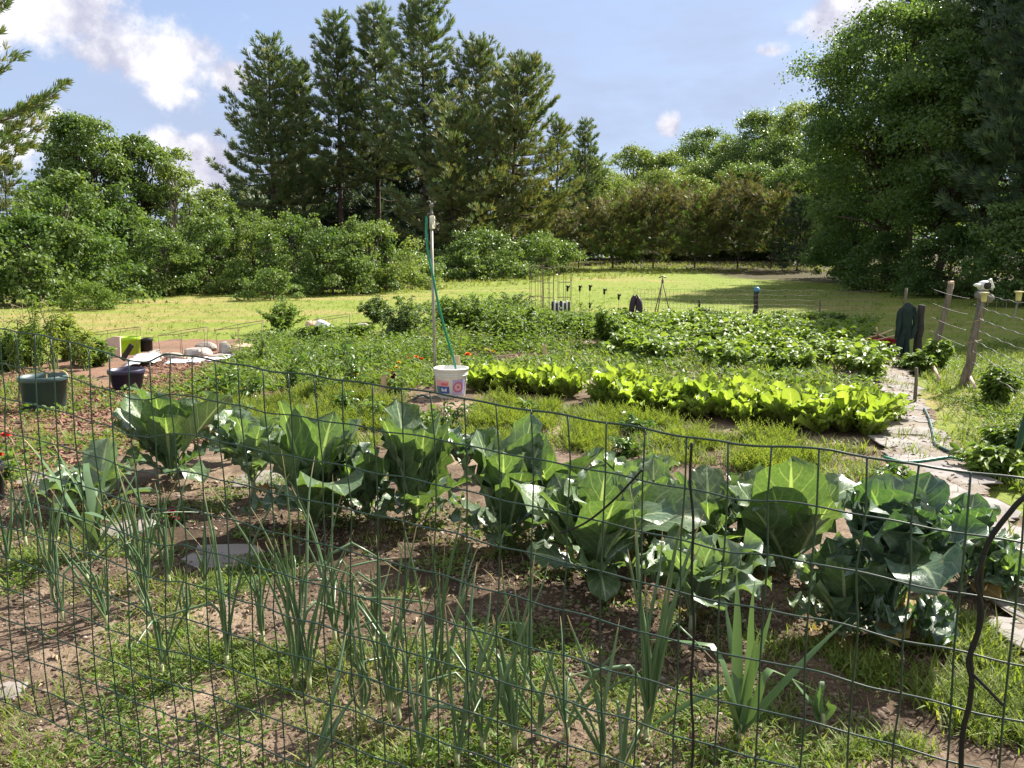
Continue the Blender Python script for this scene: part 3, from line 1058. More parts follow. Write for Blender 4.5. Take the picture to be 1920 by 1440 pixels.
# broadleaf trees and bushes: (u, vtop, depth, width px, kind, label, leaf, bark, low, shape, nclump, lsize, gaps)
TREES = [
    (150, 208, 42, 165, 'maple_tree', 'tallest broadleaf tree on the left with a narrow ragged top', 'maple', 'bark_grey', .12, 'round', 80, .26, .12),
    (262, 250, 44, 120, 'maple_tree', 'broadleaf tree with a notched top right of the tallest left tree', 'maple', 'bark_grey', .1, 'round', 60, .26, .12),
    (322, 268, 43, 95, 'birch_tree', 'thin yellowish tree with a pale trunk on the left', 'maple_pale', 'bark_pale', .18, 'round', 42, .24, .3),
    (118, 322, 35, 235, 'sumac_tree', 'wide domed sumac below the tallest left tree', 'sumac', 'bark_grey', .18, 'dome', 70, .30, .05),
    (62, 402, 28, 270, 'sumac_tree', 'low spreading sumac at the left edge of the meadow', 'sumac', 'bark_grey', .02, 'dome', 80, .26, .03),
    (225, 388, 38, 150, 'bush', 'rounded bush between the low sumac and the thin yellowish tree', 'brush', 'bark_grey', .0, 'dome', 46, .22, .05),
    (395, 355, 48, 130, 'bush', 'tall bush below the sky gap left of the pine clump', 'maple_pale', 'bark_grey', .0, 'round', 50, .26, .08),
    (300, 425, 34, 150, 'bush', 'dark hollow bush at the foot of the thin yellowish tree', 'maple', 'bark_grey', .0, 'dome', 44, .20, .06),
    (385, 405, 36, 150, 'bush', 'dense bush at the meadow edge left of the bush below the first pine', 'brush', 'bark_grey', .0, 'dome', 46, .20, .05),
    (470, 392, 39, 150, 'bush', 'leafy bush below the leftmost tall pine', 'maple_pale', 'bark_grey', .0, 'dome', 46, .20, .06),
    (545, 402, 37, 150, 'bush', 'bush with upright shoots below the slim pine', 'brush', 'bark_grey', .0, 'round', 42, .20, .08),
    (620, 425, 35, 150, 'bush', 'rounded bush at the meadow edge left of the sprinkler pole', 'sumac', 'bark_grey', .0, 'dome', 46, .19, .05),
    (690, 412, 37, 150, 'bush', 'spiky pale topped bush in front of the bare pine trunks', 'maple_pale', 'bark_grey', .0, 'round', 40, .19, .1),
    (505, 505, 31, 120, 'bush', 'low dark bush jutting into the meadow on the left', 'brush', 'bark_grey', .0, 'dome', 34, .17, .04),
    (748, 470, 40, 130, 'bush', 'low bush under the bare pine trunks left of the pole', 'maple_pale', 'bark_grey', .0, 'dome', 34, .19, .04),
    (165, 528, 25, 120, 'bush', 'yellow green weedy bush in front of the low sumac', 'weed_mid', 'stem_green', .0, 'dome', 30, .12, .05),
    (895, 432, 52, 170, 'maple_tree', 'dark young maple under the pines right of the pole', 'maple', 'bark_grey', .0, 'round', 55, .25, .05),
    (1008, 440, 55, 150, 'maple_tree', 'sunlit young maple under the right end of the pines', 'maple', 'bark_grey', .0, 'round', 55, .25, .06),
    (870, 470, 49, 130, 'bush', 'drooping bush with pale lower boughs behind the pole', 'maple', 'bark_grey', .0, 'dome', 36, .24, .05),
    (950, 470, 50, 120, 'bush', 'low bush at the meadow edge under the olive pines', 'maple', 'bark_grey', .0, 'dome', 36, .24, .05),
    (1095, 290, 82, 110, 'maple_tree', 'leafy tree below the young pointed green pine', 'maple_pale', 'bark_grey', .05, 'round', 50, .34, .08),
    (1190, 268, 92, 130, 'maple_tree', 'pale green tree right of the young pointed pine', 'maple_pale', 'bark_grey', .05, 'round', 54, .36, .08),
    (1250, 285, 90, 110, 'maple_tree', 'pale green tree left of the small domed tree', 'maple_pale', 'bark_grey', .05, 'round', 50, .36, .08),
    (1322, 240, 98, 130, 'oak_tree', 'small domed dark tree on the skyline', 'maple', 'bark_grey', .1, 'round', 55, .38, .1),
    (1295, 330, 78, 130, 'maple_tree', 'light green tree below the small domed tree', 'maple_pale', 'bark_grey', .02, 'round', 50, .32, .06),
    (1425, 215, 92, 170, 'oak_tree', 'broad dark tree on the skyline left of the big right oak', 'maple', 'bark_grey', .05, 'round', 70, .38, .06),
    (1515, 190, 84, 170, 'oak_tree', 'sunlit rounded tree just left of the big right oak', 'maple_pale', 'bark_grey', .05, 'round', 66, .36, .06),
    (1405, 300, 76, 140, 'maple_tree', 'dark tree below the broad skyline tree', 'maple', 'bark_grey', .02, 'round', 54, .32, .05),
    (1500, 300, 72, 150, 'maple_tree', 'dark tree below the sunlit rounded tree', 'maple', 'bark_grey', .02, 'round', 54, .30, .05),
    (1195, 345, 72, 120, 'maple_tree', 'light green young tree above the brown scrub pines', 'maple_pale', 'bark_grey', .02, 'round', 44, .3, .06),
    (1612, 340, 44, 150, 'maple_tree', 'bright leaved young tree below the left side of the big oak', 'oak', 'bark_grey', .04, 'round', 60, .22, .06),
    (1695, 5, 40, 330, 'oak_tree', 'big spreading oak on the right reaching above the view', 'oak', 'bark_brown', .24, 'round', 84, .25, .12),
    (1800, 60, 36, 280, 'oak_tree', 'dark tall oak right of the big spreading oak', 'oak', 'bark_brown', .22, 'round', 76, .24, .10),
    (1665, 435, 38, 150, 'maple_tree', 'dark low tree at the foot of the big spreading oak', 'oak', 'bark_grey', .03, 'dome', 56, .21, .05),
    (1790, 425, 33, 170, 'maple_tree', 'shaded low tree at the foot of the dark tall oak', 'oak', 'bark_grey', .03, 'dome', 60, .20, .04),
    (1940, 370, 27, 220, 'maple_tree', 'shaded tree at the right edge behind the right fence', 'oak', 'bark_grey', .05, 'dome', 60, .20, .04),
]
for i, (u, vt, Y, w, nm, lab, lf, bk, low, shp, nc, ls, gp) in enumerate(TREES):
    x, y, H, Rr = spec(u, vt, Y, w)
    broad_tree(nm, lab, 'tree' if 'tree' in nm else 'bush', x, y, H, Rr, lf, bk, low, 40 + i, nc, 1.0, ls, group=None, shape=shp, gaps=gp,
               parts=('crown', 'trunk') if 'tree' in nm else ('foliage', 'stems'))

for i, (x, y, H, Rr, lab) in enumerate([(22.8, 29.8, 21.5, 3.6, 'tall shady maple at the right edge of the view behind the fence'), (28, 37.0, 24.0, 4.6, 'tall shady maple farther back outside the right edge'), (33, 34.5, 23, 4.8, 'broad shady maple farthest to the right'), (31, 42, 25, 5.0, 'huge shady maple behind the others beyond the right edge')]):
    broad_tree('maple_tree', lab, 'tree', x, y, H, Rr, 'oak', 'bark_brown', .2, 90 + i, 90, 1.0, .34, shape='dome')
for i, (u, vt, Y, w, nm, lab, lf, nc) in enumerate([
        (440, 395, 55, 170, 'bush', 'tall brush filling the gap below the leftmost tall pine', 'brush', 46), (700, 470, 45, 140, 'bush', 'dim brush behind the spiky pale topped bush', 'maple', 40), (770, 470, 46, 120, 'bush', 'dim brush just left of the pole', 'maple', 40),
        (1150, 320, 86, 150, 'maple_tree', 'leafy tree right of the leafy tree below the young pine', 'maple_pale', 54), (1360, 280, 88, 150, 'maple_tree', 'green tree between the domed tree and the broad skyline tree', 'maple', 54), (1240, 320, 84, 150, 'maple_tree', 'light tree behind the tall brown scrub pine', 'maple_pale', 54),
        (1460, 260, 80, 170, 'maple_tree', 'dense dark tree between the two skyline oaks', 'maple', 60), (1580, 250, 70, 140, 'maple_tree', 'green tree tucked behind the left side of the big oak', 'maple', 54)]):
    x, y, H, Rr = spec(u, vt, Y, w)
    broad_tree(nm, lab, 'tree' if 'tree' in nm else 'bush', x, y, H, Rr, lf, 'bark_grey', .0, 95 + i, nc, 1.0, .30 if Y > 50 else .22, parts=('crown', 'trunk') if 'tree' in nm else ('foliage', 'stems'))

for i, (u, vt, Y, w, lab) in enumerate([
        (1745, -70, 52, 200, 'tall dark pine rising behind the big spreading oak'),
        (1895, -160, 40, 260, 'very tall dark pine at the right edge of the view'),
        (1985, -60, 30, 260, 'dark pine just beyond the right edge behind the right fence')]):
    x, y, H, Rr = spec(u, vt, Y, w)
    pine_tree('pine_tree', lab, x, y, H, Rr, leaf='dark_conifer', seed=60 + i, low=.16, dens=2.2, tuft=.42, sunny=('pine_needle', .3), tier=.6, taper=.5)

# band of brown scrub pines at the back of the meadow, one dark spruce
SCRUB = [(1085, 402, 62, 100, 'brown scrub pine at the left end of the row behind the meadow'), (1150, 388, 61, 120, 'brown scrub pine second from the left in the row behind the meadow'),
         (1228, 372, 62, 130, 'tall brown scrub pine left of the middle of the row'), (1308, 376, 60, 130, 'brown scrub pine in the middle of the row behind the meadow'),
         (1390, 358, 61, 130, 'tallest brown scrub pine right of the middle of the row'), (1452, 368, 59, 110, 'brown scrub pine next to the dark spruce')]
for i, (u, vt, Y, w, lab) in enumerate(SCRUB):
    x, y, H, Rr = spec(u, vt, Y, w)
    pine_tree('scrub_pine', lab, x, y, H, Rr, leaf='scrub_pine', seed=70 + i, low=.18, dead=.04, dens=1.9, tuft=.42, tier=.5, taper=.35, group='scrub pines behind the meadow', sunny=('brush', .30 + .3 * (i % 2)))
x, y, H, Rr = spec(1503, 372, 57, 90)
pine_tree('spruce_tree', 'dark narrow spruce at the right end of the scrub pines', x, y, H, Rr, leaf='dark_conifer', seed=80, low=.06, dead=.02, dens=2.2, tuft=.32, tier=.36, taper=.9, irregular=.15, cat='spruce tree')

# wood beyond, one mass
b, bt = MB(), MB()
rng = np.random.default_rng(99)
for k in range(230):
    a = rng.uniform(-.85, .95)
    Yd = rng.uniform(105, 150)
    x = Yd * a
    h = rng.uniform(6, 10.5) + (3.5 if a > .1 else 0)
    if -.66 < a < -.3:
        h *= .62
    z0 = float(gz(x, Yd))
    for q in range(5):
        c = np.array([x + rng.normal() * 2.2, Yd + rng.normal() * 2, z0 + h * (q + .15) / 4.9])
        r = rng.uniform(1.4, 2.4)
        n = 60
        d = rnd_dirs(n, rng)
        leaf_cloud(b, c + d * r * np.array([1, 1, .75]), d, .75, rng)
tag(b.build('far_wood', MAT['maple'], smooth=False), 'dim wood of broadleaf trees closing the view behind all the trees', 'wood', None, 'stuff')

# ------------------------------------------------------------------ big leaved garden plants


def leaf_grid(L, W, e0, curl, az, shape='cabbage', cup=.25, wave=.03, wfreq=5.0, ph=0.0, nu=9, nv=13, side=0.0, petiole=.18, org=(0, 0, 0), twist=0.0, lobes=0.0):
    """one curved leaf: runs out from org at elevation e0 bending by curl towards the tip"""
    u = np.linspace(-1, 1, nu)[None, :]
    t = np.linspace(0, 1, nv)[:, None]
    if shape == 'strap':
        w = W * .5 * (1 - t ** 2.2) ** .7 * (.75 + .5 * t)
    else:
        s = np.clip((t - petiole) / (1 - petiole), 0, 1)
        blade = np.sin(pi * np.clip(s, 0, 1) ** 1.35) ** .55 * 1.02
        w = np.maximum(W * .5 * blade, W * .055 * (1.15 - t))
    if lobes:
        w = w * (1 + lobes * np.sin(t * 26 + np.sign(u) * 1.0 + ph)) * (1 - .0 * t)
    e = e0 - curl * t ** 1.6
    ds = L / (nv - 1)
    r = np.cumsum(np.cos(e) * ds, 0) - np.cos(e[0]) * ds
    z = np.cumsum(np.sin(e) * ds, 0) - np.sin(e[0]) * ds
    nr, nz_ = -np.sin(e), np.cos(e)             # normal of the midline
    a = np.abs(u)
    off = cup * w * a ** 1.5 + wave * a ** 2 * np.sin(wfreq * 2 * pi * t + ph + u * 1.5) * np.clip(t * 3 - .4, 0, 1)
    lat = u * w * (1 - .18 * cup * a)
    tw = twist * t
    lat2 = lat * np.cos(tw) - off * np.sin(tw)
    off2 = lat * np.sin(tw) + off * np.cos(tw)
    R_ = r + nr * off2 + 0 * lat
    Z_ = z + nz_ * off2
    S_ = lat2 + side * t ** 2
    ca, sa = cos(az), sin(az)
    v = np.stack([R_ * ca - S_ * sa, R_ * sa + S_ * ca, Z_ + 0 * S_], -1) + np.array(org)
    i = np.arange(nv - 1)[:, None] * nu
    j = np.arange(nu - 1)[None]
    f = np.stack([i + j, i + j + 1, i + nu + j + 1, i + nu + j], -1).reshape(-1, 4)
    uv = np.stack([u + 0 * t, t + 0 * u], -1).reshape(-1, 2)
    return v.reshape(-1, 3), f, uv


def cole_plant(label, u, v, hpx, wpx, leaf='cabbage', n=15, seed=0, upright=.7, lobes=0.0, old=1, name='cabbage_plant', cat='cabbage', stalk=.10, wl=.47, petiole=.22, scale=1.0):
    """leafy cole plant: its leaves rise from a short stalk"""
    rng = np.random.default_rng(seed * 17 + 9)
    n = int(n * 1.35)
    x, y = at(u, v)
    z0 = float(gz(x, y)) + .012
    Hm = hpx * y / F / cos(PITCH) * 1.02
    Rm = wpx * y / F / 2
    root = thing(name, label, cat, (x, y, z0), rng.uniform(0, 6.28) * 0)
    lv, st, ol = MB(), MB(), MB()
    sk = max(.04, stalk * Hm)
    st.tube([(0, 0, -.03), (.006, 0, sk * .5), (0, .004, sk + .02)], [.019, .016, .013], 8)
    for k in range(n):
        q = k / max(n - 1, 1)                     # 0 = outermost
        az = k * 2.399 + rng.normal() * .22
        inner = q ** .8
        eo = 20 + 50 * upright
        e0 = radians(eo + (82 - eo) * inner + rng.normal() * 6)
        e0 = min(e0, radians(86))
        L = rng.uniform(.82, 1.1) * sqrt((Hm * .93) ** 2 * (.42 + .58 * min(1, .35 + upright * .6 + inner * .3)) + (Rm * .5 * (1 - inner)) ** 2) * rng.uniform(.78, 1.05) * scale
        if q > .85:
            L *= .72
        if q < .30 and upright > .5:            # short low leaves round the foot
            L *= .62
            e0 *= .62
        W = L * wl * rng.uniform(.82, 1.18)
        curl = radians(rng.uniform(5, 45) * (1.35 - upright) + (18 if q < .3 else 0) + (rng.uniform(30, 75) if rng.random() < .22 else 0))
        g = leaf_grid(L, W, e0, curl, az, cup=rng.uniform(.10, .42), wave=.014 + .034 * rng.random(), wfreq=rng.uniform(2.5, 6), ph=rng.uniform(0, 6), side=rng.normal() * .06 * L,
                      petiole=petiole, org=(cos(az) * .012, sin(az) * .012, sk * (rng.uniform(.55, 1.0) if scale == 1 else .25 + .75 * q)), twist=rng.normal() * .35, lobes=lobes, nv=17 if lobes else 13)
        lv.add(*g)
    for k in range(old):
        az = rng.uniform(0, 6.28)
        L = Rm * rng.uniform(.45, .70)
        g = leaf_grid(L, L * .55, radians(8), radians(24), az, cup=.15, wave=.03, ph=rng.uniform(0, 6), org=(0, 0, sk * .45), twist=rng.normal() * .5)
        g[0][:, 2] = np.maximum(g[0][:, 2], .012)
        ol.add(*g)
    lv.build('leaves', MAT[leaf], root)
    st.build('stalk', MAT['stem_cole'], root)
    if old:
        o = ol.build('old_leaf', MAT['old_leaf'], root)
        o['label'] = 'yellowed lower leaves drooping to the soil'
    return root


cole_plant('large upright cabbage at the left end of the row below the navy pot', 322, 905, 195, 215, n=19, seed=1, upright=.72)
cole_plant('drooping cabbage with yellowed lower leaves at the far left of the row', 185, 965, 140, 190, leaf='pale_cole', n=12, seed=2, upright=.35, old=5)
cole_plant('scraggly ragged kale with bare stalks between the two left cabbages', 475, 940, 165, 160, leaf='pale_cole', n=14, seed=3, upright=.45, lobes=.24, old=1, name='kale_plant', cat='kale', stalk=.35, wl=.5)
cole_plant('tall narrow cabbage with one leaf standing above the rest left of the bucket', 592, 1000, 262, 190, n=18, seed=4, upright=.95)
cole_plant('broad fan shaped cabbage below the white bucket', 782, 992, 235, 205, n=19, seed=5, upright=.95)
cole_plant('upright cabbage with one round leaf sticking up right of the bucket', 945, 1040, 258, 190, n=19, seed=6, upright=.98)
cole_plant('cabbage with open drooping leaves in the middle of the row', 1112, 1108, 265, 250, n=20, seed=7, upright=.66, stalk=.14)
cole_plant('small grey green ragged kale in front of the right cabbages', 1295, 1195, 200, 235, leaf='pale_cole', n=17, seed=8, upright=.5, lobes=.2, name='kale_plant', cat='kale', stalk=.32, wl=.5, old=2)
cole_plant('low wide cabbage with flat outer leaves behind the small ragged kale', 1325, 1055, 190, 290, n=17, seed=9, upright=.42)
cole_plant('cabbage with broad pointed leaves left of the broccoli', 1478, 1095, 250, 250, n=18, seed=10, upright=.72)
cole_plant('leafy collard with pale midribs in front of the broccoli', 1575, 1215, 200, 220, n=15, seed=11, upright=.6, stalk=.25, old=2)
cole_plant('big bushy blue green broccoli at the right end of the row', 1665, 1225, 330, 390, leaf='broccoli', n=46, seed=12, upright=.60, lobes=.11, name='broccoli_plant', cat='broccoli', stalk=.50, wl=.50, old=4, petiole=.42, scale=.72)
cole_plant('lower broccoli with wavy leaves leaning over the path at the right', 1800, 1135, 220, 290, leaf='broccoli', n=30, seed=13, upright=.38, lobes=.09, name='broccoli_plant', cat='broccoli', stalk=.5, wl=.56, old=1, petiole=.40, scale=.66)
cole_plant('cabbage leaning to the right edge of the view beside the path', 1895, 1120, 130, 250, n=12, seed=14, upright=.3)
cole_plant('small kale between the ragged kale and the tall narrow cabbage', 430, 870, 110, 150, leaf='pale_cole', n=13, seed=15, upright=.45, lobes=.22, name='kale_plant', cat='kale', stalk=.3, wl=.5, old=0)
cole_plant('half hidden kale behind the gap between fan shaped and upright cabbages', 872, 905, 110, 130, leaf='broccoli', n=13, seed=16, upright=.5, lobes=.16, name='kale_plant', cat='kale', stalk=.3, wl=.5, old=0)
cole_plant('half hidden blue green broccoli behind the middle cabbage', 1190, 985, 140, 190, leaf='pale_cole', n=16, seed=17, upright=.5, lobes=.10, name='broccoli_plant', cat='broccoli', stalk=.3, wl=.55, old=0)
cole_plant('small dark cabbage behind the tall narrow cabbage', 655, 930, 120, 140, leaf='broccoli', n=12, seed=18, upright=.55, old=1)

cole_plant('cabbage half hidden between the low wide cabbage and the pointed leaved one', 1410, 1035, 170, 190, n=14, seed=19, upright=.6)
cole_plant('cabbage half hidden between the upright and the middle cabbage', 1035, 1020, 190, 170, n=14, seed=20, upright=.75)
cole_plant('cabbage half hidden between tall narrow and fan shaped cabbages', 690, 985, 170, 160, n=13, seed=21, upright=.7)
cole_plant('cabbage half hidden right of the middle cabbage', 1225, 1050, 190, 190, n=14, seed=22, upright=.65)

# ------------------------------------------------------------------ green onions


def onion(label, u, v, hpx, n=9, seed=0, splay=.22, rad=.0070, flat=False, lean=(0, 0), group=None, name='onion_plant', cat='onion'):
    rng = np.random.default_rng(seed * 31 + 4)
    x, y = at(u, v)
    z0 = float(gz(x, y)) + .015
    H = hpx * y / F / cos(PITCH) * 1.24
    root = thing(name, label, cat, (x, y, z0), 0, group)
    nk, lv = MB(), MB()
    ns = max(1, n // 6)
    for s_ in range(ns):
        b = np.array([rng.normal() * .022, rng.normal() * .022, 0]) * (ns > 1)
        nk.tube([b + (0, 0, -.03), b + (0, 0, .015), b + (0, 0, .075)], [.010, .011, .008], 8)
        for k in range(int(math.ceil(n / ns))):
            az = rng.uniform(0, 2 * pi)
            L = H * rng.uniform(.55, 1.05)
            sp = abs(rng.normal()) * splay + .05
            d = np.array([cos(az) * sp + lean[0], sin(az) * sp + lean[1], 1.0])
            d /= np.linalg.norm(d)
            m = 12
            t = np.linspace(0, 1, m)
            bend = rng.uniform(.0, .15) * L
            P = b + np.array([0, 0, .05]) + d * (L * t)[:, None]
            P[:, 0] += cos(az) * bend * t ** 2.5 + rng.normal() * .012 * np.sin(t * 5)
            P[:, 1] += sin(az) * bend * t ** 2.5 + rng.normal() * .012 * np.sin(t * 5)
            P[:, 2] -= .35 * bend * t ** 3
            if rng.random() < .24:                 # a leaf that has kinked over
                kf = rng.uniform(.35, .75)
                j = t > kf
                q = P[j][0].copy()
                ta = (t[j] - kf) * L
                dr = np.array([cos(az + rng.normal() * .6), sin(az + rng.normal() * .6), rng.uniform(-.75, .1)])
                P[j] = q + dr / np.linalg.norm(dr) * ta[:, None] + np.array([0, 0, -1]) * (ta ** 2 * .4)[:, None]
                P[:, 2] = np.maximum(P[:, 2], .012)
            r = rad * rng.uniform(.6, 1.15) * np.clip(.75 + .6 * t - 1.22 * t ** 3.5, .10, 2)
            if flat:
                w = rad * 3.0 * rng.uniform(.8, 1.2) * np.clip(1.0 - t ** 2.5, .05, 1)
                sd = np.array([-sin(az), cos(az), 0])
                o = np.array([cos(az), sin(az), .3]) * (w * .35)[:, None]
                V = np.concatenate([P - sd * w[:, None] + o * .6, P, P + sd * w[:, None] + o * .6])
                ii = np.arange(m - 1)
                fc = np.concatenate([np.stack([ii, ii + m, ii + m + 1, ii + 1], -1), np.stack([ii + m, ii + 2 * m, ii + 2 * m + 1, ii + m + 1], -1)])
                lv.add(V, fc, np.tile(np.stack([0 * t, t], -1), (3, 1)))
            else:
                lv.tube(P, r, 6, cap=False)
    nk.build('neck', MAT['onion_neck'], root)
    lv.build('leaves', MAT['leek' if flat == 2 else 'onion'], root)
    return root


ONIONS = [
    (100, 1136, 235, 9, .16, 'onion clump left of the broad leaved leek in the front bed'),
    (50, 1035, 130, 9, .16, None), (18, 1075, 165, 7, .15, None),
    (165, 1108, 150, 6, .16, None),
    (202, 1190, 165, 9, .30, 'short splayed onion below the broad leaved leek'),
    (250, 1095, 150, 12, .2, None), (268, 1146, 235, 14, .18, 'dense tall onion clump left of the bare soil patch'), (318, 1108, 190, 10, .2, None),
    (305, 1282, 185, 8, .26, 'onion with straight fanned leaves left of the single tall onion'),
    (352, 1186, 110, 4, .16, 'thin onion with only a few leaves'),
    (427, 1270, 320, 7, .08, 'tall narrow pale green onion standing alone on the left'),
    (494, 1222, 175, 10, .2, None),
    (573, 1306, 385, 16, .15, 'tallest dense onion clump left of the middle'),
    (628, 1216, 255, 12, .15, None), (645, 1268, 240, 10, .17, None),
    (681, 1368, 230, 8, .16, None), (741, 1362, 290, 13, .17, 'onion clump with many thin leaves in the middle of the bed'), (825, 1332, 320, 13, .19, 'onion clump with a long leaf bent to the right'),
    (592, 1470, 230, 5, .24, 'single thick onion leaf clump leaning right at the bottom edge'),
    (788, 1450, 250, 6, .07, 'pair of thick upright onion leaves at the bottom edge'), (858, 1462, 310, 6, .16, None), (905, 1430, 250, 6, .22, None),
    (965, 1425, 320, 9, .20, 'onion clump with long straight leaves right of the middle'), (985, 1305, 210, 6, .2, None),
    (1062, 1400, 200, 8, .75, 'flopped onion with leaves lying on the ground'),
    (1130, 1455, 260, 6, .42, None), (1212, 1402, 400, 15, .13, 'tallest onion clump right of the middle at the black cord'),
    (120, 1180, 120, 6, .2, None), (385, 1120, 110, 6, .2, None), (540, 1180, 130, 7, .2, None), (700, 1230, 150, 8, .2, None), (1010, 1400, 170, 6, .5, None), (1165, 1480, 210, 6, .5, None)]
for i, (u, v, h, n, sp, lab) in enumerate(ONIONS):
    onion(lab or 'green onion among its neighbours in the front bed behind the wire', u, v, h, max(4, int(n * .95)), i, sp * .7, group='green onions in the front bed',
          lean=(.42, .0) if i == 18 else ((.1, 0) if i in (17,) else (0, 0)), rad=.0058 if v < 1400 else .0070)
onion('broad leaved leek with a thick pale neck on the left', 182, 1052, 215, 9, 50, .34, .0085, flat=1, name='leek_plant', cat='leek')
onion('yellow green broad leaved leek at the bottom right', 1385, 1405, 290, 9, 51, .32, .0068, flat=2, name='leek_plant', cat='leek')
onion('small yellow green shoot in the shadow at the bottom right', 1540, 1385, 90, 4, 52, .3, .006, flat=2, name='leek_plant', cat='leek')

# ------------------------------------------------------------------ lettuce rows


def lettuce_mesh(seed, H=.40, n=24):
    rng = np.random.default_rng(seed)
    b = MB()
    for k in range(n):
        q = k / (n - 1)
        az = k * 2.399 + rng.normal() * .3
        e0 = radians(46 + 38 * q + rng.normal() * 8)
        L = H * rng.uniform(.50, 1.02) * (1.0 if q < .8 else .85)
        b.add(*leaf_grid(L, L * rng.uniform(.28, .46), e0, radians(rng.uniform(0, 40)), az, cup=rng.uniform(.1, .35), wave=.034, wfreq=rng.uniform(4, 7), ph=rng.uniform(0, 6),
                         nu=7, nv=12, petiole=.12, twist=rng.normal() * .4, side=rng.normal() * .05, org=(cos(az) * .02, sin(az) * .02, .01)))
    return b


LET = [lettuce_mesh(200 + k, n=44).build('lettuce', MAT['lettuce']) for k in range(4)]
first = [True] * 4


def place(protos, x, y, rz, sc, label, cat, group, k):
    o = protos[k]
    if first_use.get(o.name):
        o = o.copy()
        COL.objects.link(o)
    first_use[protos[k].name] = True
    o.location = (x, y, float(gz(x, y)) + .015)
    o.rotation_euler = (0, 0, rz)
    o.scale = sc if isinstance(sc, tuple) else (sc, sc, sc)
    return tag(o, label, cat, group)


first_use = {}
rng = np.random.default_rng(21)
a0, a1 = np.array(at(1108, 770)), np.array(at(1622, 826))
row = a1 - a0
nrm = np.array([-row[1], row[0]]) / np.linalg.norm(row)
for k in range(13):
    for r_ in range(3):
        p = a0 + row * ((k + .3 * rng.random()) / 12) + nrm * (.06 + r_ * .30 + .06 * rng.normal())
        place(LET, p[0], p[1], rng.uniform(0, 6.28), rng.uniform(.62, 1.22), 'bright lettuce in the long front lettuce row along the path end', 'lettuce', 'lettuces of the long front row', int(rng.integers(4)))
a0, a1 = np.array(at(892, 738)), np.array(at(1068, 752))
row = a1 - a0
for k in range(7):
    for r_ in range(2):
        p = a0 + row * ((k + .3 * rng.random()) / 6) + np.array([0, .1 + r_ * .34 + .06 * rng.normal()])
        place(LET, p[0], p[1], rng.uniform(0, 6.28), rng.uniform(.75, 1.05), 'bright lettuce in the short row just right of the white bucket', 'lettuce', 'lettuces beside the bucket', int(rng.integers(4)))


# ------------------------------------------------------------------ bushy vegetables and weeds
def bushy_mesh(seed, H, R, nst, nl, lsize, rng=None, aspect=.6, spread_=.5, droop=.2):
    """stems with leaves along them"""
    rng = np.random.default_rng(seed)
    fol, st = MB(), MB()
    P, D, S = [], [], []
    for k in range(nst):
        az = rng.uniform(0, 2 * pi)
        rr = R * rng.uniform(.15, 1)
        h = H * rng.uniform(.6, 1.05) * (1 - .35 * (rr / R) ** 2)
        pts = limb((rng.normal() * .03, rng.normal() * .03, -.03), (cos(az) * rr, sin(az) * rr, h), .08 * H, rng, 6, .08)
        st.tube(pts, np.linspace(.008, .003, 6) * (H / .45) ** .5, 4, cap=False)
        f = rng.uniform(.18, 1.02, nl) * 5
        i0 = np.clip(f.astype(int), 0, 4)
        q = pts[i0] * (1 - (f - i0))[:, None] + pts[i0 + 1] * (f - i0)[:, None]
        a = rng.uniform(0, 2 * pi, nl)
        P.append(q)
        D.append(np.stack([np.cos(a), np.sin(a), rng.normal(size=nl) * .3 + .15], -1))
        S.append(lsize * rng.uniform(.55, 1.3, nl))
    P, D, S = np.concatenate(P), np.concatenate(D), np.concatenate(S)
    A = frames(D, np.tile(np.array([0, 0, 1.0]), (len(P), 1)) + rng.normal(size=(len(P), 3)) * .45, S * aspect, S, S)
    tv = np.array([[0, 0, 0], [-.45, .35, .08], [-.36, .7, .06], [0, 1, -.18 - droop], [.36, .7, .06], [.45, .35, .08], [0, .5, 0]])
    tf = np.array([[0, 6, 1], [1, 6, 2], [2, 6, 3], [3, 6, 4], [4, 6, 5], [5, 6, 0]])
    P[:, 2] = np.maximum(P[:, 2], .02)
    fol.inst(tv, tf, A, P)
    return fol, st


def bush(name, label, cat, x, y, H, R, leaf, seed, nst=12, nl=16, lsize=.08, aspect=.6, group=None, stem='stem_green', flowers=None):
    fol, st = bushy_mesh(seed, H, R, nst, nl, lsize, aspect=aspect)
    root = thing(name, label, cat, (x, y, float(gz(x, y)) + .01), 0, group)
    fol.build('foliage', MAT[leaf], root)
    st.build('stems', MAT[stem], root)
    return root


# potato bed: rows of leafy plants at the back right
POT = [bush('potato_plant', 'leafy potato plant in the broad bed at the back right', 'potato plant', 0, 0, .38, .46, 'potato', 300 + k, 20, 24, .105, .72, 'potato plants of the back bed') for k in range(4)]
POTB = gpoly([(1130, 655), (1050, 625), (1180, 607), (1600, 616), (1640, 650), (1640, 712), (1420, 704), (1210, 690)])
used = [False] * 4
rng = np.random.default_rng(33)
yy = min(p[1] for p in POTB)
cnt = 0
while yy < max(p[1] for p in POTB):
    xx = min(p[0] for p in POTB) + rng.uniform(0, .4)
    while xx < max(p[0] for p in POTB):
        X, Y = xx + rng.normal() * .08, yy + rng.normal() * .1
        if in_poly(X, Y, POTB):
            k = int(rng.integers(4))
            s = rng.uniform(.8, 1.15)
            if not used[k]:
                POT[k].location = (X, Y, .01)
                POT[k].scale = (s, s, s)
                used[k] = True
            else:
                dup(POT[k], (X, Y, .01), rng.uniform(0, 6.28), s)
            cnt += 1
        xx += .62
    yy += .72

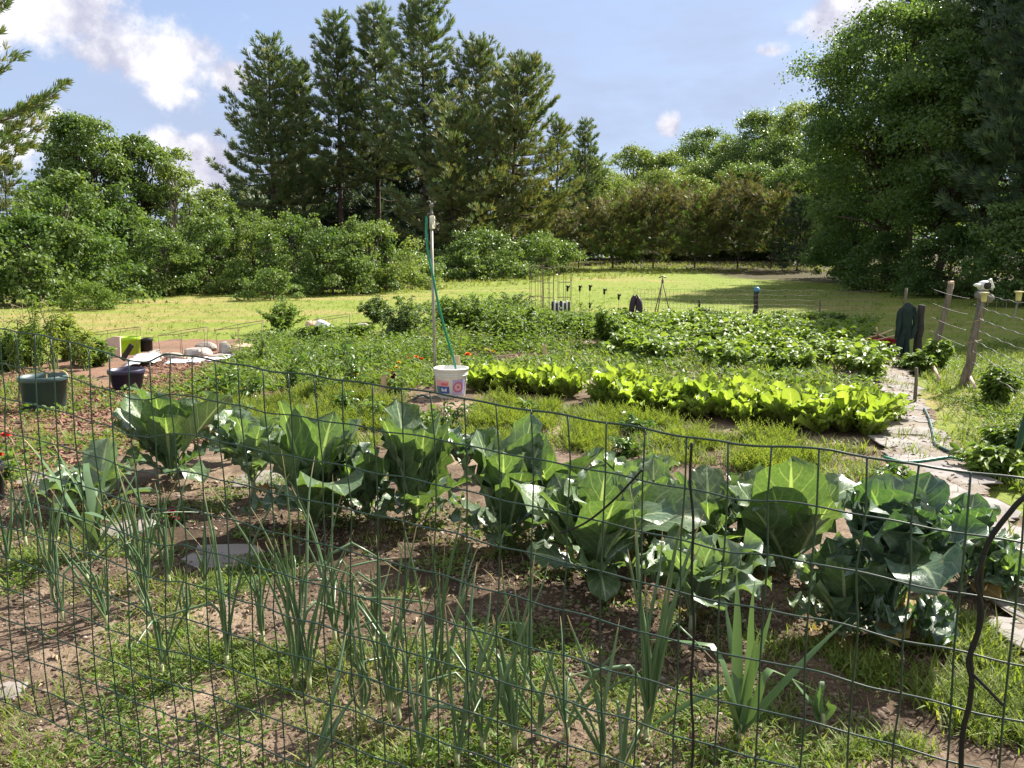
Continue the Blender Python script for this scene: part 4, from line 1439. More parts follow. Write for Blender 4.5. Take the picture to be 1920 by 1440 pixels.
# pepper and bean plants between bucket and left beds
PEP = [(500, 690, 75, 90), (548, 742, 80, 90), (470, 770, 70, 80), (600, 755, 110, 110), (660, 735, 90, 100), (640, 790, 60, 90), (690, 800, 60, 80), (575, 700, 60, 90), (520, 650, 40, 70), (700, 690, 50, 70), (640, 690, 60, 80),
       (830, 815, 75, 110), (800, 838, 60, 80), (1190, 820, 45, 80), (1680, 925, 60, 130), (1000, 790, 40, 70), (1165, 862, 45, 80), (430, 745, 60, 70), (745, 745, 50, 60)]
PLAB = ['pepper plant behind the left wire with pale leaves', 'young pepper plant right of the red mulch', 'short pepper plant above the ragged kale', 'tall dark pepper plant behind the tall narrow cabbage', 'pepper plant left of the upright wood stake',
        'low pepper plant above the fan shaped cabbage', 'small pepper plant by the grey slab behind the cabbages', 'small bushy pepper plant at the red mulch', 'far pepper plant near the rocks', 'pepper plant behind the upright wood stake', 'pepper plant with a yellow flower beside it',
        'leafy pepper plant in front of the white bucket', 'low pepper plant left of the bucket plant', 'single dark weed plant in the feathery carrot tops', 'leafy plant at the path behind the broccoli', 'small leafy plant behind the upright cabbage', 'small leafy plant above the low wide cabbage', 'thin pepper plant at the left end of the red mulch', 'small plant right of the upright wood stake']
for i, (u, v, h, w) in enumerate(PEP):
    x, y = at(u, v)
    bush('pepper_plant', PLAB[i], 'pepper plant', x, y, h * y / F, w * y / F / 2, 'pepper' if i % 3 else 'weed_mid', 400 + i, 9, 13, .085, .48, 'pepper plants in the middle beds')

# tall weedy flower bed left of the potatoes and behind the bucket
rng = np.random.default_rng(44)
TW = [(760, 640, 95, 110, 'weed_dark', 'dark bushy perennial behind the blue grey board'), (530, 625, 70, 90, 'weed_mid', 'bushy shrub beside the left rocks in front of the meadow'), (705, 605, 55, 70, 'weed_dark', 'small dark bush left of the dark bushy perennial'),
      (845, 640, 95, 90, 'weed_mid', 'tall weeds just right of the sprinkler pole'), (890, 640, 100, 100, 'weed_mid', 'tall airy weeds behind the orange marigold'), (940, 655, 95, 100, 'weed_mid', 'tall weeds left of the white flowers'),
      (985, 645, 80, 110, 'weed_mid', 'dark leafy bush below the wire cages'), (1035, 640, 65, 110, 'weed_mid', 'leafy bush below the striped cans'), (1085, 635, 55, 90, 'weed_mid', 'leafy bush left of the tall single plant'),
      (900, 600, 60, 130, 'weed_mid', 'brambly weeds on the meadow side of the flower bed'), (960, 590, 50, 110, 'weed_dark', 'brambly weeds left of the wire cages'), (830, 600, 50, 110, 'weed_mid', 'brambly weeds behind the sprinkler pole'),
      (1135, 660, 95, 55, 'weed_mid', 'tall single plant at the corner of the potato bed'), (60, 690, 85, 70, 'weed_mid', 'tall weeds behind the big slate pot'), (125, 680, 105, 55, 'weed_bright', 'tall yellow green goldenrod behind the slate pot'),
      (15, 700, 85, 70, 'weed_mid', 'tall weeds at the left edge behind the slate pot'), (180, 690, 60, 70, 'weed_mid', 'weeds beside the pink board'), (590, 650, 45, 80, 'weed_mid', 'low weeds in front of the white roll'), (660, 640, 40, 90, 'weed_mid', 'low weeds behind the blue grey board'),
      (1755, 692, 50, 50, 'weed_mid', 'weeds at the foot of the leaning fence post'), (1715, 700, 34, 60, 'weed_mid', 'weeds at the foot of the short thick post'), (1865, 760, 70, 70, 'weed_mid', 'tall weeds below the right fence wires'), (1850, 900, 60, 110, 'weed_mid', 'dark weeds at the bend of the dark hose'),
      (1905, 860, 60, 100, 'weed_mid', 'weeds round the foot of the dark curved pole'), (1560, 625, 35, 80, 'weed_dark', 'dark weeds at the back fence right of the blue capped post'), (1330, 610, 30, 120, 'weed_dark', 'dark weeds at the back fence by the short post'), (1450, 615, 30, 130, 'weed_dark', 'dark weeds at the back fence below the blue capped post')]
for i, (u, v, h, w, lf, lab) in enumerate(TW):
    x, y = at(u, v)
    bush('tall_weed', lab, 'weed', x, y, h * y / F * (.88 if u < 1300 else 1.05), w * y / F / 2 * 1.1, lf, 500 + i, 30, 46 if w > 60 else 50, .095, .46, None)

for i, (u, v, h, w, lf, lab) in enumerate([(100, 700, 150, 34, 'weed_bright', 'tall slender goldenrod directly behind the slate pot'), (135, 690, 105, 30, 'weed_bright', 'slender goldenrod right of the tallest goldenrod'), (70, 700, 140, 34, 'weed_mid', 'tall slender leafy stalk at the left of the goldenrods'),
                                           (160, 700, 95, 30, 'weed_bright', 'short goldenrod beside the pink board'), (30, 705, 120, 36, 'weed_mid', 'leafy stalk at the left edge behind the slate pot'), (1135, 655, 85, 30, 'weed_mid', 'upright leafy stalk inside the tall single plant')]):
    x, y = at(u, v)
    bush('tall_weed', lab, 'weed', x, y, h * y / F * 1.05, w * y / F / 2 * 1.3, lf, 560 + i, 5, 46, .085, .24, None)

# dry flower stalks at the left edge
for i, (u, v, h, lab) in enumerate([(20, 690, 115, 'dry branched stalk at the left edge before the sumac'), (48, 690, 125, 'dry stalk with yellow head left of the goldenrod'), (90, 690, 130, 'forked dry stalk beside the goldenrod')]):
    x, y = at(u, v)
    b = MB()
    H = h * y / F
    rng = np.random.default_rng(600 + i)
    b.tube(limb((0, 0, -.02), (rng.normal() * .06, 0, H), 0, rng, 8, .05), np.linspace(.006, .003, 8), 5)
    for k in range(6):
        s = H * rng.uniform(.5, .95)
        e = (rng.normal() * .16, rng.normal() * .1, s + rng.uniform(.08, .2))
        b.tube([(0, 0, s), (e[0] * .6, e[1] * .6, s + .05), e], [.004, .003, .002], 4)
        b.tube([e, (e[0], e[1], e[2] + .03)], [.009, .006], 5)
    tag(b.build('dry_stalk', MAT['stem_dry'], None, True, (x, y, 0)), lab, 'dry plant')

# ------------------------------------------------------------------ flowers


def flower_plant(name, label, cat, u, v, hpx, heads, petal, seed, rad=.035, leaf='weed_mid'):
    """heads: list of (dx, dz) offsets in metres of blossoms"""
    x, y = at(u, v)
    H = hpx * y / F
    rng = np.random.default_rng(seed)
    root = thing(name, label, cat, (x, y, float(gz(x, y)) + .01))
    fol, st = bushy_mesh(seed, H * .85, H * .5, 8, 14, .06, aspect=.45)
    for (dx, dz) in heads:
        hd = MB()
        c = np.array([dx, rng.normal() * .04 - .05, H + dz])
        st.tube([(0, 0, 0), c * np.array([.5, .5, .55]), c - (0, 0, .01)], [.005, .004, .0035], 5)
        n = 46
        k = np.arange(n)
        ph = k * 2.399
        el = (1 - (k / n)) * 1.35
        D = np.stack([np.cos(ph) * np.cos(el), np.sin(ph) * np.cos(el), np.sin(el)], -1)
        A = frames(D, np.tile(np.array([0, 0, 1.0]), (n, 1)), rad * .55, rad * (.75 + .25 * k / n), rad * .5)
        hd.inst(np.array([[-.25, .1, 0], [.25, .1, 0], [.6, .8, .1], [0, 1.05, .05], [-.6, .8, .1]]), np.array([[0, 1, 2], [0, 2, 4], [4, 2, 3]]), A, np.tile(c, (n, 1)))
        hd.build('blossom', MAT[petal], root)
    fol.build('foliage', MAT[leaf], root)
    st.build('stems', MAT['stem_green'], root)
    return root


flower_plant('zinnia_plant', 'orange red zinnias at the left edge of the view', 'zinnia', 10, 905, 85, [(.055, .02), (-.03, -.02), (-.015, -.125), (-.10, .03)], 'flower_red', 701, .042)
flower_plant('marigold_plant', 'single orange marigold right of the sprinkler pole', 'marigold', 878, 690, 24, [(0, .0)], 'flower_orange', 702, .060)
flower_plant('marigold_plant', 'yellow marigolds at the edge of the tall weeds', 'marigold', 912, 675, 18, [(0, 0), (.10, -.03)], 'flower_yellow', 703, .042)
flower_plant('marigold_plant', 'yellow flower beside the pepper plants left of the stake', 'marigold', 670, 728, 26, [(0, 0)], 'flower_yellow', 704, .045)
flower_plant('marigold_plant', 'yellow blossoms above the maroon ones right of the stake', 'marigold', 745, 715, 24, [(.0, .0), (-.09, -.03), (.03, .07)], 'flower_yellow', 705, .035)
flower_plant('coleus_plant', 'low maroon blossoms right of the upright wood stake', 'coleus', 738, 728, 16, [(-.08, 0), (0, .02), (.06, -.02), (.03, .05)], 'flower_maroon', 706, .045)
flower_plant('marigold_plant', 'dull orange blossoms in the weeds left of the pole', 'marigold', 775, 690, 18, [(-.08, 0), (.06, .02), (.12, -.03)], 'flower_orange', 707, .045)
flower_plant('marigold_plant', 'yellow blossoms in the red mulch behind the left cabbage', 'marigold', 418, 735, 20, [(0, 0), (-.05, .02)], 'flower_yellow', 708, .035)
flower_plant('beet_plant', 'red stemmed seedling in the dark soil left of the tall narrow cabbage', 'beet', 328, 985, 26, [(0, 0), (.03, .02), (-.03, -.01), (.05, -.02)], 'flower_maroon', 709, .026)
flower_plant('white_flower', 'white blossoms in the tall weeds left of the striped cans', 'flower', 955, 650, 60, [(0, .0), (.08, .03), (-.06, -.05), (.45, .0)], 'white_plastic', 710, .040)
# ------------------------------------------------------------------ ground cover that nobody could count
BLADE_V = np.array([[-.05, 0, 0], [.05, 0, 0], [.045, .5, .10], [-.045, .5, .10], [0, 1, .42]])
BLADE_F = np.array([[0, 1, 2], [0, 2, 3], [3, 2, 4]])
OV_V = np.array([[0, 0, 0], [-.33, .45, .10], [0, 1, -.02], [.33, .45, .10]])
OV_F = LEAF4_F


def clear(fn):
    """keep the bucket and its view from the path free of tall weeds"""
    return lambda x, y: (fn(x, y) if fn else 1.0) * ~((np.abs(x - bx + .08 * (by - y)) < .42) & (y > by - 1.7) & (y < by + .5))


bx, by = at(846, 748)


def land_z(x, y):
    return np.where(in_poly(x, y, SOIL), soil_z(x, y), gz(x, y))


def grass_tufts(mb, x, y, h, nb, rng, wid=.07, mi=0, lean=.5):
    n = len(x)
    x = np.repeat(x, nb) + rng.normal(size=n * nb) * .03
    y = np.repeat(y, nb) + rng.normal(size=n * nb) * .03
    h = np.repeat(np.broadcast_to(h, (n,)), nb) * rng.uniform(.45, 1.2, n * nb)
    a = rng.uniform(0, 2 * pi, n * nb)
    l = np.abs(rng.normal(size=n * nb)) * lean + .1
    D = np.stack([np.cos(a) * l, np.sin(a) * l, np.ones(n * nb)], -1)
    U = np.stack([np.cos(a), np.sin(a), -.3 * np.ones(n * nb)], -1)
    A = frames(D, U, np.full(n * nb, wid / .05) * h * .5, h, h)
    mb.inst(BLADE_V, BLADE_F, A, np.stack([x, y, land_z(x, y) - .004], -1), mi=mi)


def leafy_weeds(mb, x, y, s, nl, rng, hgt=.6, mi=0, lsize=.5, aspect=.8):
    """little weeds: leaves of size s*lsize in a low mound of radius s"""
    n = len(x)
    s = np.repeat(np.broadcast_to(s, (n,)), nl)
    x = np.repeat(x, nl)
    y = np.repeat(y, nl)
    a = rng.uniform(0, 2 * pi, n * nl)
    r = np.sqrt(rng.random(n * nl)) * s
    z = hgt * s * rng.random(n * nl) * (1 - .5 * r / s)
    P = np.stack([x + np.cos(a) * r, y + np.sin(a) * r, 0 * x], -1)
    P[:, 2] = land_z(P[:, 0], P[:, 1]) + z + .004
    D = np.stack([np.cos(a), np.sin(a), rng.normal(size=n * nl) * .4 + .25], -1)
    L = s * lsize * rng.uniform(.6, 1.3, n * nl)
    A = frames(D, np.tile(np.array([0, 0, 1.0]), (n * nl, 1)) + rng.normal(size=(n * nl, 3)) * .5, L * aspect, L, L)
    mb.inst(OV_V, OV_F, A, P, mi=mi)


rng = np.random.default_rng(808)
FRONT = gpoly([(-200, 1440), (-200, 1000), (150, 1010), (520, 1060), (900, 1140), (1250, 1230), (1560, 1320), (1700, 1440)]) + [(1.2, 1.6), (-2.4, 1.6)]
MIDBED = gpoly([(420, 760), (700, 735), (880, 752), (1090, 775), (1380, 830), (1640, 845), (1660, 925), (1480, 905), (1240, 885), (1000, 850), (760, 850), (560, 840), (430, 830)])
CABROW = gpoly([(0, 930), (500, 900), (860, 960), (1200, 1020), (1500, 1080), (1800, 1230), (1700, 1330), (1200, 1190), (800, 1090), (300, 990), (0, 1020)])
BACKBED = gpoly([(330, 760), (420, 700), (480, 660), (700, 655), (1040, 640), (1130, 660), (1640, 700), (1640, 740), (1100, 720), (880, 700), (860, 740), (700, 730)])
RIGHTS = gpoly([(1735, 720), (1700, 668), (1920, 640), (2100, 700), (2300, 1100), (2000, 1010), (1850, 890), (1765, 800)])
RIGHTF = gpoly([(1720, 1230), (1800, 1170), (1880, 1250), (1990, 1440), (1820, 1440), (1720, 1330)])
LEFTB = gpoly([(-60, 960), (-60, 720), (60, 700), (230, 740), (330, 700), (430, 690), (430, 830), (180, 870)])
FARS = gpoly([(1180, 606), (1640, 612), (1640, 600), (1180, 596)])


def patch(sc, lo, hi, sd):
    return lambda x, y: sstep(vnoise(x, y, sc, sd) * .65 + vnoise(x, y, sc * .37, sd + 1) * .35, lo, hi)


# bright weedy grass
b = MB()
x, y = scatter(FRONT, 2000, patch(.35, .46, .72, 21), rng)
grass_tufts(b, x, y, rng.uniform(.03, .085, len(x)), 7, rng, .075)
x, y = scatter(RIGHTF, 560, patch(.25, .25, .55, 29), rng)
grass_tufts(b, x, y, rng.uniform(.05, .13, len(x)), 8, rng, .06)
x, y = scatter(MIDBED, 2600, clear(patch(.5, .36, .62, 22)), rng)
grass_tufts(b, x, y, rng.uniform(.05, .13, len(x)), 8, rng, .075)
x, y = scatter(RIGHTS, 2600, patch(.8, .25, .5, 23), rng)
grass_tufts(b, x, y, rng.uniform(.06, .17, len(x)), 8, rng, .065)
x, y = scatter(BACKBED, 2400, clear(patch(.8, .34, .58, 24)), rng)
grass_tufts(b, x, y, rng.uniform(.07, .2, len(x)), 8, rng, .09)
x, y = scatter(gpoly([(1350, 1200), (1650, 1250), (1800, 1440), (1350, 1440)]), 420, patch(.3, .42, .7, 27), rng)
grass_tufts(b, x, y, rng.uniform(.03, .085, len(x)), 7, rng, .075)
x, y = scatter(CABROW, 320, patch(.3, .52, .75, 25), rng)
grass_tufts(b, x, y, rng.uniform(.03, .08, len(x)), 7, rng, .075)
x, y = scatter(LEFTB, 500, patch(.5, .5, .7, 26), rng)
grass_tufts(b, x, y, rng.uniform(.05, .14, len(x)), 7, rng, .075)
x, y = scatter(PATH, 170, patch(.3, .52, .72, 28), rng)
grass_tufts(b, x, y, rng.uniform(.07, .15, len(x)), 9, rng, .06)
tag(b.build('weedy_grass', MAT['weed_bright'], smooth=False), 'bright weedy grass spread over the garden beds', 'grass', None, 'stuff')

# dry straw and stems
b = MB()
for poly, n, h in ((FRONT, 900, .06), (CABROW, 600, .07), (MIDBED, 500, .09), (BACKBED, 600, .14), (RIGHTS, 700, .13), (LEFTB, 300, .12)):
    x, y = scatter(poly, n, None, rng)
    grass_tufts(b, x, y, rng.uniform(.4, 1.3, len(x)) * h, 4, rng, .05, lean=1.6)
tag(b.build('dry_straw', MAT['dry_grass'], smooth=False), 'dry straw and dead stems lying in the garden beds', 'straw', None, 'stuff')

# low broad leaved weeds
b = MB()
x, y = scatter(FRONT, 3000, patch(.4, .44, .68, 31), rng)
leafy_weeds(b, x, y, rng.uniform(.02, .060, len(x)), 11, rng, .8, lsize=.52, aspect=.6)
x, y = scatter(CABROW, 520, patch(.3, .45, .7, 32), rng)
leafy_weeds(b, x, y, rng.uniform(.03, .06, len(x)), 11, rng, .7, lsize=.55)
x, y = scatter(BACKBED, 1900, clear(patch(.7, .30, .55, 33)), rng)
leafy_weeds(b, x, y, rng.uniform(.08, .22, len(x)), 16, rng, .9, lsize=.42)
x, y = scatter(RIGHTS, 900, patch(.6, .36, .6, 34), rng)
leafy_weeds(b, x, y, rng.uniform(.06, .14, len(x)), 15, rng, .9, lsize=.42)
x, y = scatter(LEFTB, 330, patch(.5, .42, .62, 35), rng)
leafy_weeds(b, x, y, rng.uniform(.05, .16, len(x)), 14, rng, .9, lsize=.45)
x, y = scatter(FARS, 300, None, rng)
leafy_weeds(b, x, y, rng.uniform(.1, .22, len(x)), 16, rng, .9, lsize=.4)
BACKW = gpoly([(815, 690), (800, 640), (830, 590), (1000, 585), (1120, 605), (1110, 650), (1000, 670), (900, 685)])
x, y = scatter(BACKW, 420, None, rng)
leafy_weeds(b, x, y, rng.uniform(.16, .34, len(x)), 60, rng, 2.0, lsize=.24)
x, y = scatter(gpoly([(440, 690), (470, 640), (800, 625), (800, 690), (600, 720)]), 420, None, rng)
leafy_weeds(b, x, y, rng.uniform(.10, .22, len(x)), 34, rng, 1.6, lsize=.34)
x, y = scatter([(-16, 14), (-4, 15.5), (.5, 20), (8, 20.5), (9, 13), (20, 14), (28, 32), (16, 46), (-20, 32)], 900, lambda x, y: 1.0 * (~in_poly(x, y, SOIL)), rng)
leafy_weeds(b, x, y, rng.uniform(.06, .16, len(x)), 12, rng, .4, lsize=.5)
tag(b.build('broadleaf_weeds', MAT['weed_mid'], smooth=False), 'low broad leaved weeds growing between the rows', 'weeds', None, 'stuff')

# feathery carrot tops
b = MB()
x, y = scatter(MIDBED, 1900, clear(patch(.40, .47, .72, 41)), rng)
n = len(x)
nb = 12
X = np.repeat(x, nb) + rng.normal(size=n * nb) * .03
Y = np.repeat(y, nb) + rng.normal(size=n * nb) * .03
a = rng.uniform(0, 2 * pi, n * nb)
l = rng.uniform(.1, 1.0, n * nb)
D = np.stack([np.cos(a) * l, np.sin(a) * l, np.ones(n * nb)], -1)
fv, ff = [], []
for k in range(7):
    t = .30 + .70 * k / 6
    w = .15 * (1.1 - t) + .03
    i = len(fv)
    fv += [[0, t - .10, .25 * t * t], [-w, t + .03, .25 * t * t - .02], [0, t - .03, .25 * t * t + .01], [w, t + .03, .25 * t * t - .02]]
    ff += [[i, i + 2, i + 1], [i, i + 3, i + 2]]
fv += [[-.012, 0, 0], [.012, 0, 0], [0, .9, .2]]
ff += [[28, 29, 30]]
hh = np.repeat(rng.uniform(.6, 1.25, n), nb) * rng.uniform(.08, .20, n * nb)
A = frames(D, np.stack([np.cos(a), np.sin(a), -.2 * np.ones(n * nb)], -1), hh, hh, hh)
b.inst(np.array(fv), np.array(ff), A, np.stack([X, Y, land_z(X, Y)], -1))
tag(b.build('carrot_tops', MAT['weed_bright'], smooth=False), 'feathery yellow green carrot tops in front of the lettuce row', 'carrot tops', None, 'stuff')

# meadow grass
b = MB()
MEAD = [(-30, 13.5), (-9, 13.0), (-3.4, 14.5), (.5, 18.5), (7.5, 19), (9, 12), (22, 9), (34, 34), (20, 60), (-30, 44)]
x, y = scatter(MEAD, 26000, lambda x, y: np.clip(17 / y, .15, 1) * (~in_poly(x, y, SOIL)), rng)
grass_tufts(b, x, y, rng.uniform(.05, .13, len(x)), 5, rng, .085, lean=.9)
MEADB = [(-28, 33), (-5, 36), (2, 46), (18, 58), (30, 40), (34, 60), (10, 74), (-26, 48)]
x, y = scatter(MEADB, 5200, None, rng)
grass_tufts(b, x, y, rng.uniform(.15, .38, len(x)), 6, rng, .11, lean=.5)
tag(b.build('meadow_grass', MAT['meadow_blade'], smooth=False), 'mown yellow green meadow grass', 'grass', None, 'stuff')

# clods, pebbles, chips, litter
b = MB()
t = (1 + sqrt(5)) / 2
ICO_V = unit(np.array([[-1, t, 0], [1, t, 0], [-1, -t, 0], [1, -t, 0], [0, -1, t], [0, 1, t], [0, -1, -t], [0, 1, -t], [t, 0, -1], [t, 0, 1], [-t, 0, -1], [-t, 0, 1]], float))
ICO_F = np.array([[0, 11, 5], [0, 5, 1], [0, 1, 7], [0, 7, 10], [0, 10, 11], [1, 5, 9], [5, 11, 4], [11, 10, 2], [10, 7, 6], [7, 1, 8], [3, 9, 4], [3, 4, 2], [3, 2, 6], [3, 6, 8], [3, 8, 9], [4, 9, 5], [2, 4, 11], [6, 2, 10], [8, 6, 7], [9, 8, 1]])


def lumps(mb, poly, n, r0, r1, flat, dens=None):
    x, y = scatter(poly, n, dens, rng)
    n = len(x)
    s = rng.uniform(0, 1, n) ** 2.5 * (r1 - r0) + r0
    A = frames(rnd_dirs(n, rng), rnd_dirs(n, rng), s * rng.uniform(.6, 1.3, n), s * rng.uniform(.6, 1.4, n), s * rng.uniform(.5, 1.1, n))
    A[:, 2, :] *= flat
    mb.inst(ICO_V * (1 + .18 * np.sin(ICO_V[:, ::-1] * 5)), ICO_F, A, np.stack([x, y, soil_z(x, y) + s * .15], -1))


lumps(b, FRONT, 16000, .002, .014, .7)
lumps(b, CABROW, 5000, .003, .016, .7)
lumps(b, gpoly([(900, 1000), (1920, 1150), (2050, 1440), (700, 1440)]), 7000, .003, .014, .7)
lumps(b, MIDBED, 1500, .006, .03, .7)
lumps(b, BACKBED, 1500, .01, .05, .7)
tag(b.build('soil_clods', MAT['clod'], smooth=False), 'crumbled soil clods on the garden beds', 'soil', None, 'stuff')
b = MB()
lumps(b, FRONT, 800, .004, .016, .7, patch(.6, .3, .6, 55))
lumps(b, CABROW, 500, .004, .018, .7)
tag(b.build('pebbles', MAT['pebble']), 'small pale pebbles scattered in the front bed', 'pebbles', None, 'stuff')
b = MB()
x, y = scatter(LEFTB + [], 5200, None, rng)
x2, y2 = scatter(gpoly([(160, 760), (270, 690), (330, 672), (620, 655), (640, 690), (500, 720), (430, 790), (260, 770)]), 3800, None, rng)
x3, y3 = scatter(gpoly([(860, 700), (1040, 650), (1130, 655), (1080, 690), (930, 710)]), 700, None, rng)
x, y = np.concatenate([x, x2, x3]), np.concatenate([y, y2, y3])
n = len(x)
s = rng.uniform(.018, .055, n)
D = rnd_dirs(n, rng) * np.array([1, 1, .35])
A = frames(D, np.tile(np.array([0, 0, 1.0]), (n, 1)) + rng.normal(size=(n, 3)) * .4, s * .45, s, s * .22)
cv = np.array([[-.5, -1, -.5], [.5, -1, -.5], [.4, 1, -.5], [-.4, 1, -.5], [-.5, -.9, .5], [.5, -.9, .5], [.3, .9, .5], [-.4, .9, .5]])
cf = np.array([[0, 3, 2, 1], [4, 5, 6, 7], [0, 1, 5, 4], [1, 2, 6, 5], [2, 3, 7, 6], [3, 0, 4, 7]])
b.inst(cv, cf, A, np.stack([x, y, soil_z(x, y) + .006], -1))
tag(b.build('bark_mulch', MAT['wood_chip'], smooth=False), 'red bark mulch round the left beds', 'mulch', None, 'stuff')
b = MB()
for poly, n in ((FRONT, 800), (CABROW, 700), (MIDBED, 300), (PATH, 260)):
    x, y = scatter(poly, n, None, rng)
    n = len(x)
    s = rng.uniform(.02, .055, n)
    A = frames(rnd_dirs(n, rng) * np.array([1, 1, .2]), np.tile(np.array([0, 0, 1.0]), (n, 1)) + rng.normal(size=(n, 3)) * .3, s * .6, s, s)
    b.inst(OV_V * np.array([1, 1, 2.5]), OV_F, A, np.stack([x, y, soil_z(x, y) + .012 + (.055 if poly is PATH else 0)], -1))
tag(b.build('leaf_litter', MAT['leaf_litter'], smooth=False), 'dead leaves and scraps lying on the soil', 'leaf litter', None, 'stuff')

# ------------------------------------------------------------------ slabs in the path and between the rows
b = None


def slab(label, u, v, wpx, dpx, seed, group=None, m='slab', name='stone_slab', th=.010, lift=.066, cat='slab'):
    rng = np.random.default_rng(seed)
    x, y = at(u, v)
    w = wpx * y / F / 2
    d = dpx * y * y / (F * EYE) / 2
    n = 11
    a = np.sort(np.linspace(0, 2 * pi, n, endpoint=False) + rng.normal(size=n) * .14)
    r = rng.uniform(.82, 1.08, n)
    sq = 1 / np.maximum(abs(np.cos(a)), abs(np.sin(a))) ** .75
    ox, oy = np.cos(a) * r * sq * w, np.sin(a) * r * sq * d
    tilt = rng.normal(size=2) * .02
    z = ox * tilt[0] + oy * tilt[1]
    mb = MB()
    rings = [(1.0, 0.0), (1.0, th * .75), (.97, th)]
    V = np.concatenate([np.stack([ox * k, oy * k, z + h - .004], -1) for k, h in rings])
    i = np.arange(n)
    j = (i + 1) % n
    mb.add(V, np.concatenate([np.stack([i, j, n + j, n + i], -1), np.stack([n + i, n + j, 2 * n + j, 2 * n + i], -1)]))
    mb.add(np.concatenate([V[2 * n:], [[0, 0, th - .002]]]), np.array([(k, (k + 1) % n, n) for k in range(n)]))
    o = mb.build(name, MAT[m], None, False, (x, y, float(gz(x, y)) + lift))
    return tag(o, label, cat, group)


SL = [(1672, 718, 56, 12), (1690, 735, 52, 10), (1680, 752, 60, 12), (1668, 768, 50, 12), (1702, 772, 44, 12), (1672, 792, 54, 16), (1716, 796, 40, 14), (1680, 818, 66, 18), (1732, 822, 46, 18), (1690, 845, 80, 20), (1752, 850, 44, 20),
      (1716, 876, 80, 20), (1790, 905, 90, 26), (1770, 940, 80, 26), (1840, 965, 100, 34), (1830, 1005, 90, 32), (1905, 1030, 100, 40), (1880, 1075, 100, 40), (1960, 1110, 110, 46), (1925, 1160, 120, 52), (1930, 1225, 90, 60)]
for i, (u, v, w, d) in enumerate(SL):
    slab('weathered grey slab laid along the right garden path', u, v, w * 1.15, d * 1.7, 900 + i, 'slabs of the garden path')
for i, (u, v, w, d, lab) in enumerate([(420, 1052, 150, 50, 'grey slab in shade beside the dense onion clump'), (690, 800, 150, 30, 'pale slab behind the tall narrow cabbage'), (500, 905, 130, 34, 'pale slab under the scraggly kale'), (95, 905, 150, 30, 'pale slab at the left end of the cabbage row'),
                                       (690, 955, 90, 40, 'pale slab between tall narrow and fan shaped cabbages'), (835, 990, 80, 44, 'pale slab right of the fan shaped cabbage'), (18, 1310, 70, 40, 'pale slab at the left edge of the front bed'), (230, 1000, 120, 40, 'pale slab behind the broad leaved leek')]):
    slab(lab, u, v, w, d, 950 + i, None, 'sheet_grey', lift=.030)

# ------------------------------------------------------------------ front wire fence
TOP = [(-160, 600), (0, 618), (50, 625), (122, 640), (198, 661), (236, 676), (280, 679), (314, 663), (356, 667), (450, 683), (496, 693), (600, 705), (709, 722), (817, 736), (937, 760), (1071, 781), (1211, 806), (1296, 821), (1380, 835), (1471, 838),
       (1560, 846), (1659, 864), (1756, 879), (1920, 899), (2080, 920)]
TU = np.array([p[0] for p in TOP], float)
TVv = np.array([p[1] for p in TOP], float)
th = radians(64.5)
DIR = np.array([sin(th), -cos(th)])           # along the fence, to the right and nearer
p280 = raydir(280, 679)
O2 = p280[:2] * (2.04 / p280[1])


def fence_point(u):
    """point of the fence plane under photograph column u (top wire)"""
    v = np.interp(u, TU, TVv)
    d = raydir(u, v)
    # d.xy*t = O2 + s*DIR
    M = np.array([[d[0], -DIR[0]], [d[1], -DIR[1]]])
    t, s = np.linalg.solve(M, O2)
    return s, EYE + d[2] * t


us = np.linspace(-150, 2070, 200)
ss, zz = np.array([fence_point(u) for u in us]).T
CELL_W, CELL_H = .0775, .101
rng = np.random.default_rng(5)
sw = np.arange(ss.min(), ss.max(), CELL_W)
s0 = fence_point(280)[0]
sw = sw + ((s0 - sw[0]) % CELL_W)
root = thing('wire_fence', 'dark green welded wire garden fence with a sagging top close to the camera', 'fence', (O2[0], O2[1], 0))
mesh_ = MB()
NROW = 13


def row_z(s, k):
    """height of horizontal wire k at s: the sag of the top dies out downwards"""
    z = np.interp(s, ss, zz)
    zs = np.interp(s, [ss.min(), ss.max()], [1.40, 1.245])
    f = max(0.0, 1 - k / 9.0)
    return zs + (z - zs) * (.35 + .65 * f) - k * CELL_H


wob = rng.normal(size=(NROW, len(sw), 2)) * .0019
for k in range(NROW):
    fine = np.linspace(sw[0], sw[-1], 260)
    z = row_z(fine, k) + .0014 * np.sin(fine * 40 + k)
    off = .006 * np.sin(fine * 3 + k) + .0022 * np.sin(fine * 33 + k * 2)
    P = np.stack([fine * DIR[0] + off * DIR[1], fine * DIR[1] - off * DIR[0], z], -1)
    P = P[P[:, 2] > -.02]
    if len(P) > 3:
        mesh_.tube(P, .0024 if k == 0 else .0019, 6)
for i, s in enumerate(sw):
    m = NROW * 3
    kk = np.linspace(0, NROW - 1, m)
    z = np.array([np.interp(k, range(NROW), [row_z(s, q) for q in range(NROW)]) for k in kk])
    off = .006 * np.sin(s * 3 + kk) + np.interp(kk, range(NROW), wob[:, i, 0])
    sx = s + np.interp(kk, range(NROW), wob[:, i, 1]) * 1.3
    P = np.stack([sx * DIR[0] + off * DIR[1], sx * DIR[1] - off * DIR[0], z], -1)
    P = P[P[:, 2] > -.05]
    mesh_.tube(P, .0018, 6)
mesh_.build('wire_mesh', MAT['fence_green'], root)
post = MB()
sL = sw[0] - .25
post.tube([(sL * DIR[0], sL * DIR[1] - .02, -.3), (sL * DIR[0], sL * DIR[1] - .02, 1.46)], .016, 8)
post.build('fence_stake', MAT['fence_green'], root)


